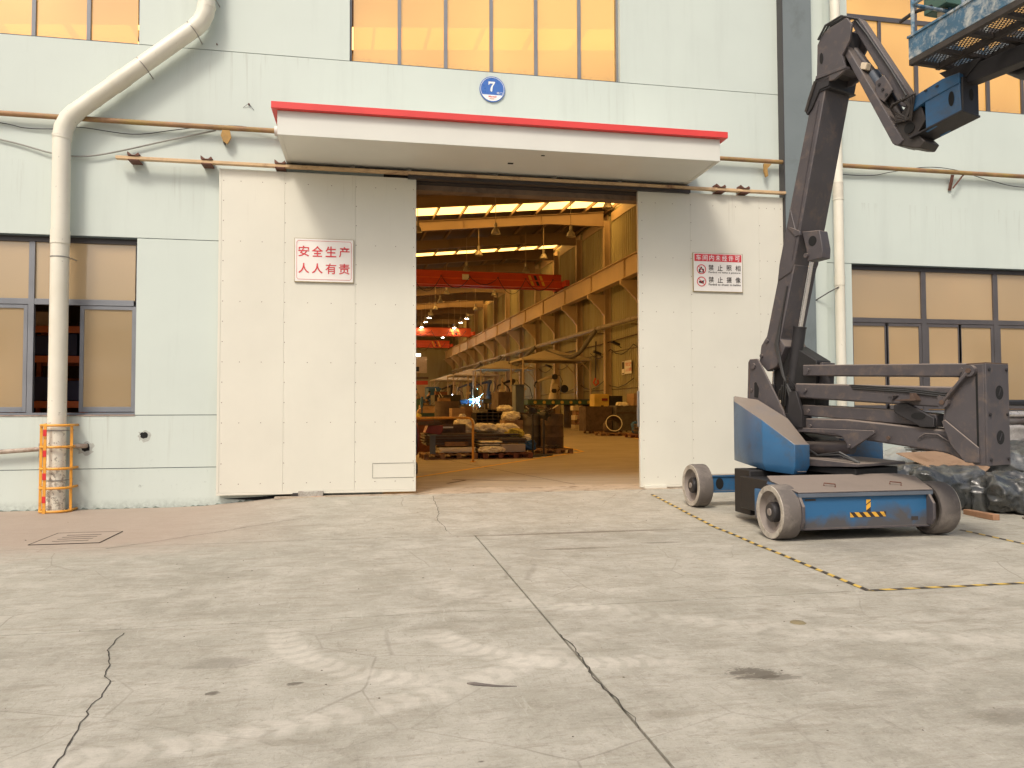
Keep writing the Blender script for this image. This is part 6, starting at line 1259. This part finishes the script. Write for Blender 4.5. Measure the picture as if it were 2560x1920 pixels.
# handrail
hr = thing('handrail', 'yellow tubular handrail with one rounded corner just inside the door', 'handrail', H(2.5, 17.76, 0)); MB().tube([Vector(H(3.3, 17.76, 0)), Vector(H(3.3, 17.76, .88)), Vector(H(3.285, 17.76, .96)), Vector(H(3.24, 17.76, 1.02)), Vector(H(3.15, 17.76, 1.04)), Vector(H(.2, 17.76, 1.04)), Vector(H(.2, 17.76, 0))], .028, 12).build('rail_tube', M['guard'], hr); MB().lathe([(0, 0), (.07, 0), (.07, .01), (0, .01)], H(3.3, 17.76, 0), n=14).build('rail_foot', M['guard'], hr)
# gas cart at the left door edge
gc = thing('hose_cart', 'dark cart with coiled hoses and small wheels at the left door edge', 'cart', H(1.5, 14.9, 0)); hb('cart_frame', (1.2, 1.62, 14.9, 15.4, .12, .9), 'oily', gc, .02)
for z in (.3, .12): pass
MB().lathe([(.05, 0), (.11, 0), (.11, .05), (.05, .05)], H(1.60, 14.75, .11), HX, 20, True).build('cart_wheel', M['tyre'], gc)
for k in range(6): MB().lathe([(.20 + .02 * k, 0), (.225 + .02 * k, .0), (.225 + .02 * k, .022), (.20 + .02 * k, .022)], H(1.66 + .012 * (k % 2), 15.2, .75 - .02 * k), HX, 24, True).build('hose_coil', M['red_sheet' if k % 2 else 'black_pl'], gc)
# crates behind
def crate(b, m_, label, lid=None):
    t = thing('crate', label, 'crate', H((b[0] + b[1]) / 2, b[2], b[4])); n = max(2, int((b[5] - b[4]) / .13)); h = (b[5] - b[4]) / n
    for k in range(n): hb('slat', (b[0], b[1], b[2], b[2] + .02, b[4] + k * h, b[4] + (k + 1) * h - .012), m_, t)
    hb('crate_core', (b[0] + .01, b[1] - .01, b[2] + .021, b[3], b[4], b[5] - .01), m_, t); return t
crate((4.05, 4.3, 23.2, 24, .75, 1.35), 'wood', 'brown crate with board slats left of the tube stack'); crate((4.86, 5.4, 21.2, 21.9, .66, .95), 'card', 'cardboard crate under the upper white bag'); crate((5.95, 6.6, 27.0, 28.2, .9, 1.9), 'rust', 'dark crate behind the blue grey machine column'); crate((3.5, 3.9, 22.2, 22.8, 1.0, 1.30), 'card', 'small pale carton right of the brown cylinder'); crate((1.8, 3.0, 22.4, 23.4, .0, .95), 'wood_red', 'low dark crate left of the brown cylinder'); crate((6.2, 7.8, 46, 48, .0, 2.2), 'oily', 'dark stillage of parts behind the tube stack'); crate((8.2, 10.0, 60, 62, .6, 2.4), 'rust', 'rusty stillage in front of the second bench'); crate((5.6, 6.9, 38, 40, .0, 1.5), 'bluegrey', 'grey blue parts box in the middle distance'); crate((7.8, 8.8, 36, 37, .0, 1.45), 'oily', 'dark parts box left of the machine bed'); crate((9.4, 10.6, 44, 45, .0, 1.6), 'rust', 'brown parts box behind the drums'); crate((11.2, 12.4, 47.5, 48.6, .0, 1.5), 'oily', 'oily parts box near the first hood'); crate((6.9, 7.9, 52, 53, .0, 2.3), 'blue', 'blue parts box in the far middle')
props(blob('yellow_bag', H(2.45, 22.8, 1.03), (.20, .2, .12), M['bag_y'], .02, 7, 61, sub=30, fold=.05, power=2.5), 'yellow bag heaped on the low dark crate', 'bag')
for k in range(16):
    x = 5.0 + random.uniform(0, 6); d = 30 + x * 3.5 + random.uniform(-2, 2); props(blob('parts_heap', H(x, d, .3), (.35, .3, .3), M[['oily', 'rust', 'bag', 'steel', 'green', 'blue'][k % 6]], .12, 4, 70 + k, sub=8, power=4), 'small heap of workshop parts among the distant benches', 'parts heap', 'heaps of parts on the workshop floor')
# right side group
ps_ = stack('plank_stack', 10, (14.6, 16.2, 42.0, 44.0, .35, 0), .07, ['rust', 'wood_red'], 'stack of long rusty flat sections left of the tall bin', 'sections', 'section', .05)
for x in (14.9, 15.9): hb('leg', (x, x + .08, 42.1, 42.2, 0, .345), 'rust', ps_)
tb2 = thing('steel_bin', 'tall dark steel bin behind the cut pipe ring', 'bin', H(13.6, 38, .14))
for bb in ((12.95, 14.4, 37.7, 37.75, .15, 1.42), (12.95, 13.0, 37.75, 38.8, .15, 1.42), (14.35, 14.4, 37.75, 38.8, .15, 1.42), (13.0, 14.35, 38.75, 38.8, .15, 1.42), (13.0, 14.35, 37.75, 38.75, .15, .2)): hb('bin_wall', bb, 'rust', tb2)
tb3 = thing('steel_bin', 'wide dark steel bin at the right door edge behind the blue bag', 'bin', H(15, 38, .1)); hb('bin_wall', (14.45, 16.0, 37.2, 37.25, .15, 1.46), 'steel', tb3); hb('bin_wall', (14.45, 14.5, 37.25, 38.4, .15, 1.46), 'steel', tb3); hb('bin_rim', (14.44, 16.0, 37.17, 37.195, 1.05, 1.1), 'rust', tb3)
rg = thing('pipe_ring', 'short wide cut steel pipe lying on a pallet with its bright rim facing out', 'pipe ring', H(13.25, 34.5, .5)); ax_ = (-HD * .9 - HX * .15 + Vector((0, 0, .25))).normalized()
MB().lathe([(.37, 0), (.40, 0), (.40, -.75), (.37, -.75)], H(13.2, 34.3, .60), ax_, 36, True).build('pipe_wall', M['rust'], rg, fix=True); MB().lathe([(.365, .001), (.402, .001), (.402, .006), (.365, .006)], H(13.2, 34.3, .60), ax_, 36, True).build('ground_rim', M['white_sheet'], rg, fix=True)
props(blob('blue_bag', H(13.95, 33.5, .40), (.16, .2, .27), M['bag_b'], .02, 6, 81, sub=30, fold=.05, power=3), 'upright blue bag right of the pipe ring', 'bag'); props(blob('wire_heap', H(14.25, 33.6, .36), (.22, .25, .22), M['bag'], .02, 8, 82, sub=32, fold=.05, power=3), 'heap of tangled straw coloured offcuts beside the blue bag', 'heap'); props(blob('woven_bag', H(14.9, 37.5, 1.5), (.3, .3, .12), M['bag'], .02, 6, 83, sub=28, fold=.05, power=3), 'white bag on the rim of the wide bin', 'bag')
stack('rod_stack', 7, (13.4, 14.6, 31.5, 32.4, .15, 0), .06, ['rust', 'oily'], 'stack of dark rusty bars at the right door edge', 'bars', 'bar', .05)
stack('part_stack', 5, (15.2, 15.7, 46.5, 47.2, .0, 0), .3, ['cream', 'wood'], 'pile of bent cream parts left of the tall bin', 'parts', 'part', .12)
gm_ = crate((12.0, 13.2, 46, 47, .0, 1.3), 'green', 'green painted motor crate under the machine bed')
# far left background
ft = thing('office_block', 'two storey cream cabin with a lit window strip at the far left of the hall', 'cabin', H(6, 98, 0)); hb('cabin_wall', (2.0, 12.2, 98, 98.2, 6.1, 8.2), 'cream', ft); hb('cabin_wall', (2.0, 12.4, 98, 98.2, 1.0, 5.0), 'int_steel', ft); hb('cabin_beam', (2.0, 12.4, 97.9, 98.2, 5.3, 5.6), 'int_dark', ft)
for x in (6.2, 8.0, 9.8): hb('window_light', (x, x + 1.6, 97.95, 97.99, 8.25, 8.6), 'lightwin', ft)
for x0, x1 in ((6.5, 9.0), (9.6, 11.2)): hb('cabin_window', (x0, x1, 97.94, 97.99, 6.3, 6.9), 'black_pl', ft)
hb('red_banner', (2.0, 12.3, 97.85, 97.89, 4.6, 5.1), 'crane', ft); hb('banner_strip', (2.0, 9.6, 97.80, 97.84, 4.15, 4.55), 'cream', ft)
cabinet('blue_cabinet', (10.9, 12.4, 88, 89.5, .0, 4.0), 'blue', 'large blue machine cabinet at the far left behind the workers', 'cabinet'); cabinet('blue_cabinet', (8.1, 9.2, 64, 66, .0, 3.15), 'blue', 'blue machine housing behind the brown cylinder', 'cabinet'); cabinet('machine_housing', (9.0, 9.9, 77, 78, .0, 2.4), 'oily', 'dark machine housing left of the small arcs', 'machine'); cabinet('machine_housing', (4.2, 5.5, 46, 47, 0, 1.9), 'green', 'green machine housing at the left door edge behind the stock', 'machine')
MB_ = MB().tube([H(6.0, 62, 0), H(6.0, 62, 9)], .07, 8).build('hoist_chain', M['oily']); props(MB_, 'dark vertical hoist chain hanging near the left door edge', 'chain')

# workers
def person(x, d, z0, s_, shirt, face, label, bend=.2):
    t = thing('person', label, 'person', H(x, d, z0), None, HR + face)
    def skin(name, pts, edges, rad, m_):
        me = bpy.data.meshes.new(name); me.from_pydata([(p[0] * s_, p[1] * s_, p[2] * s_) for p in pts], edges, []); o = bpy.data.objects.new(name, me); C.objects.link(o)
        o.modifiers.new('skin', 'SKIN'); sl = me.skin_vertices[0].data
        for i, r_ in enumerate(rad): sl[i].radius = (r_ * s_, r_ * s_); sl[i].use_root = (i == 0)
        sb = o.modifiers.new('sub', 'SUBSURF'); sb.levels = 1; sb.render_levels = 1
        bpy.context.view_layer.update(); m2 = bpy.data.meshes.new_from_object(o.evaluated_get(bpy.context.evaluated_depsgraph_get())); bpy.data.objects.remove(o); m2.name = name
        m2.materials.clear(); m2.materials.append(M[m_]); m2.polygons.foreach_set('use_smooth', [True] * len(m2.polygons)); ob = bpy.data.objects.new(name, m2); C.objects.link(ob); ob.parent = t; return ob
    b = bend
    skin('body', [(0, 0, .95), (0, b * .4, 1.2), (0, b, 1.42), (0, b * 1.15, 1.53), (0, b * 1.35, 1.62), (0, b * 1.45, 1.72), (.19, b, 1.40), (.24, b + .14, 1.16), (.18, b + .34, 1.08), (-.19, b, 1.40), (-.24, b + .14, 1.16), (-.16, b + .34, 1.10), (.10, 0, .9), (.11, .02, .5), (.11, 0, .08), (-.10, 0, .9), (-.11, .02, .5), (-.11, 0, .08), (.11, .12, .05), (-.11, .12, .05)],
         [(0, 1), (1, 2), (2, 3), (3, 4), (4, 5), (2, 6), (6, 7), (7, 8), (2, 9), (9, 10), (10, 11), (0, 12), (12, 13), (13, 14), (0, 15), (15, 16), (16, 17), (14, 18), (17, 19)], [.13, .13, .14, .055, .085, .075, .055, .042, .035, .055, .042, .035, .08, .06, .045, .08, .06, .045, .04, .04], 'skin')
    skin('shirt', [(0, 0, .96), (0, b * .4, 1.2), (0, b, 1.42), (.19, b, 1.40), (.24, b + .14, 1.18), (-.19, b, 1.40), (-.24, b + .14, 1.18)], [(0, 1), (1, 2), (2, 3), (3, 4), (2, 5), (5, 6)], [.155, .15, .155, .072, .06, .072, .06], shirt)
    skin('trousers', [(0, 0, .94), (.10, 0, .88), (.11, .02, .5), (.11, 0, .10), (-.10, 0, .88), (-.11, .02, .5), (-.11, 0, .10)], [(0, 1), (1, 2), (2, 3), (0, 4), (4, 5), (5, 6)], [.15, .10, .078, .065, .10, .078, .065], 'cloth_blue')
    h = MB().lathe([(0, .11), (.06, .10), (.098, .05), (.10, .0), (.085, -.03)], (0, (b * 1.4 - .015), 1.70), n=12); h.v = [(a * s_, b_ * s_, c * s_) for a, b_, c in h.v]; o = h.build('hair', M['hair'], None); o.parent = t
person(10.3, 72, 1.15, 1.05, 'cloth_grey', .9, 'worker in a pale shirt bending over a bench left of the small arcs'); person(7.1, 62, 1.25, 1.0, 'cloth_grey', 1.2, 'worker in a tan shirt at the far left door edge'); person(7.75, 62.5, 1.1, .98, 'cloth_blue', -1.2, 'worker in dark clothes beside the tan shirted one'); person(9.85, 73, 1.2, 1.0, 'cloth_blue', -1.0, 'worker in dark overalls left of the bending worker')
for x, d, hh in ((10.1, 71.5, 1.14), (7.4, 61.7, 1.09)): props(hb('work_platform', (x - .9, x + .9, d - .4, d + 1.6, 0, hh), 'oily'), f'dark raised work platform under the {"bending" if x > 8 else "far left"} workers', 'platform')

# more stock crowding the left half of the hall
kinds = [('parts_crate', 'crate'), ('machine_part', 'machine part'), ('steel_bin', 'bin')]
cols_ = ['rust', 'oily', 'wood', 'steel', 'bluegrey', 'card', 'blue', 'wood_red', 'green']
rnd = random.Random(5); nC = 0
for row, (d0, xa, xb, hmax) in enumerate(((24.5, 2.6, 5.8, 1.35), (28.5, 3.2, 7.0, 1.5), (33, 3.8, 8.6, 1.75), (38.5, 4.4, 9.6, 2.0), (45, 5, 11.0, 2.3), (53, 6, 12.6, 2.6))):
    x = xa
    while x < xb:
        wd = rnd.uniform(.35, .8) * (1 + row * .15); h = rnd.uniform(.5, 1) * hmax; m_ = rnd.choice(cols_); nm, ct = kinds[nC % 3]; d = d0 + rnd.uniform(-.8, .8)
        if x < .206 * d and x + wd > .178 * d: h = min(h, 1.0 + .009 * d)
        t = thing(nm, f'{dict(rust="rusty brown", oily="dark oily", wood="wooden", steel="grey steel", bluegrey="blue grey", card="cardboard brown", blue="dark blue", wood_red="reddish brown", green="green")[m_]} {ct} in {["the nearest", "the second", "the third", "the fourth", "the fifth", "the farthest"][row]} row of stock behind the left pallets', ct, H(x + wd / 2, d, 0), 'crowded stock in the left half of the hall')
        if nm == 'parts_crate':
            n_ = 4
            for k in range(n_): hb('slat', (x, x + wd, d, d + .03, h * k / n_ + .01, h * (k + 1) / n_ - .03), m_, t)
            hb('crate_core', (x + .02, x + wd - .02, d + .031, d + .8, .02, h - .04), 'oily', t)
        elif nm == 'machine_part':
            hb('part_base', (x, x + wd, d, d + .6, 0, h * .55), m_, t, .02); MB().cyl(H(x + wd * .5, d + .1, h * .72), H(x + wd * .5, d + .55, h * .72), h * .2, 16).build('part_drum', M[rnd.choice(cols_)], t); hb('part_arm', (x + wd * .2, x + wd * .35, d + .1, d + .3, h * .552, h * 1.15), m_, t, .01)
        else:
            for bb in ((x, x + wd, d, d + .03, .08, h), (x, x + .03, d + .031, d + .7, .08, h), (x + wd - .03, x + wd, d + .031, d + .7, .08, h)): hb('bin_wall', bb, m_, t)
            hb('bin_rim', (x - .01, x + wd + .01, d - .02, d - .001, h - .05, h), 'steel', t)
            for k in range(4): MB().beam(H(x + wd * rnd.uniform(.15, .85), d + .2, h * .8), H(x + wd * rnd.uniform(0, 1), d + .3, h + rnd.uniform(.05, .3)), .04, .03).build('bin_content', M[rnd.choice(['steel', 'cream', 'rust', 'bag'])], t)
        nC += 1; x += wd + rnd.uniform(.02, .25)
# cables and air hoses hanging on the bright wall
for k, (d0, d1, z) in enumerate(((40, 52, 5.3), (52, 66, 5.0), (44, 60, 3.2))):
    pts = [H(18.25, d0 + (d1 - d0) * q / 12, z - .5 * math.sin(math.pi * (q % 4) / 4)) for q in range(13)]
    props(MB().tube(pts, .028, 5).build('wall_cable', M['cable']), ['upper sagging cable on the near part of the ribbed wall', 'sagging cable further along the ribbed wall', 'lower sagging cable behind the pale robot'][k], 'cable')
for k, (x, d) in enumerate(((12.6, 56), (13.6, 60), (11.3, 63), (12.2, 74), (14.8, 58), (10.6, 56))):
    t = thing('equipment_mast', f'thin post with a small box and wires, {["nearest left", "middle", "left", "farthest", "rightmost", "leftmost"][k]} of those among the robot cells', 'post', H(x, d, 0), 'thin equipment posts among the robot cells'); MB().beam(H(x, d, 0), H(x, d, 3.6 + .3 * (k % 3)), .09, .09).build('mast_post', M['int_steel'], t); hb('mast_box', (x - .2, x + .2, d - .2, d - .05, 2.2 + .2 * k % 1, 2.8), 'bluegrey' if k % 2 else 'cream', t); MB().tube([H(x, d - .1, 3.4), H(x + .5, d - .1, 3.0), H(x + .7, d - .1, 2.2), H(x + .3, d - .1, 1.9)], .03, 5).build('mast_wire', M['cable'], t)
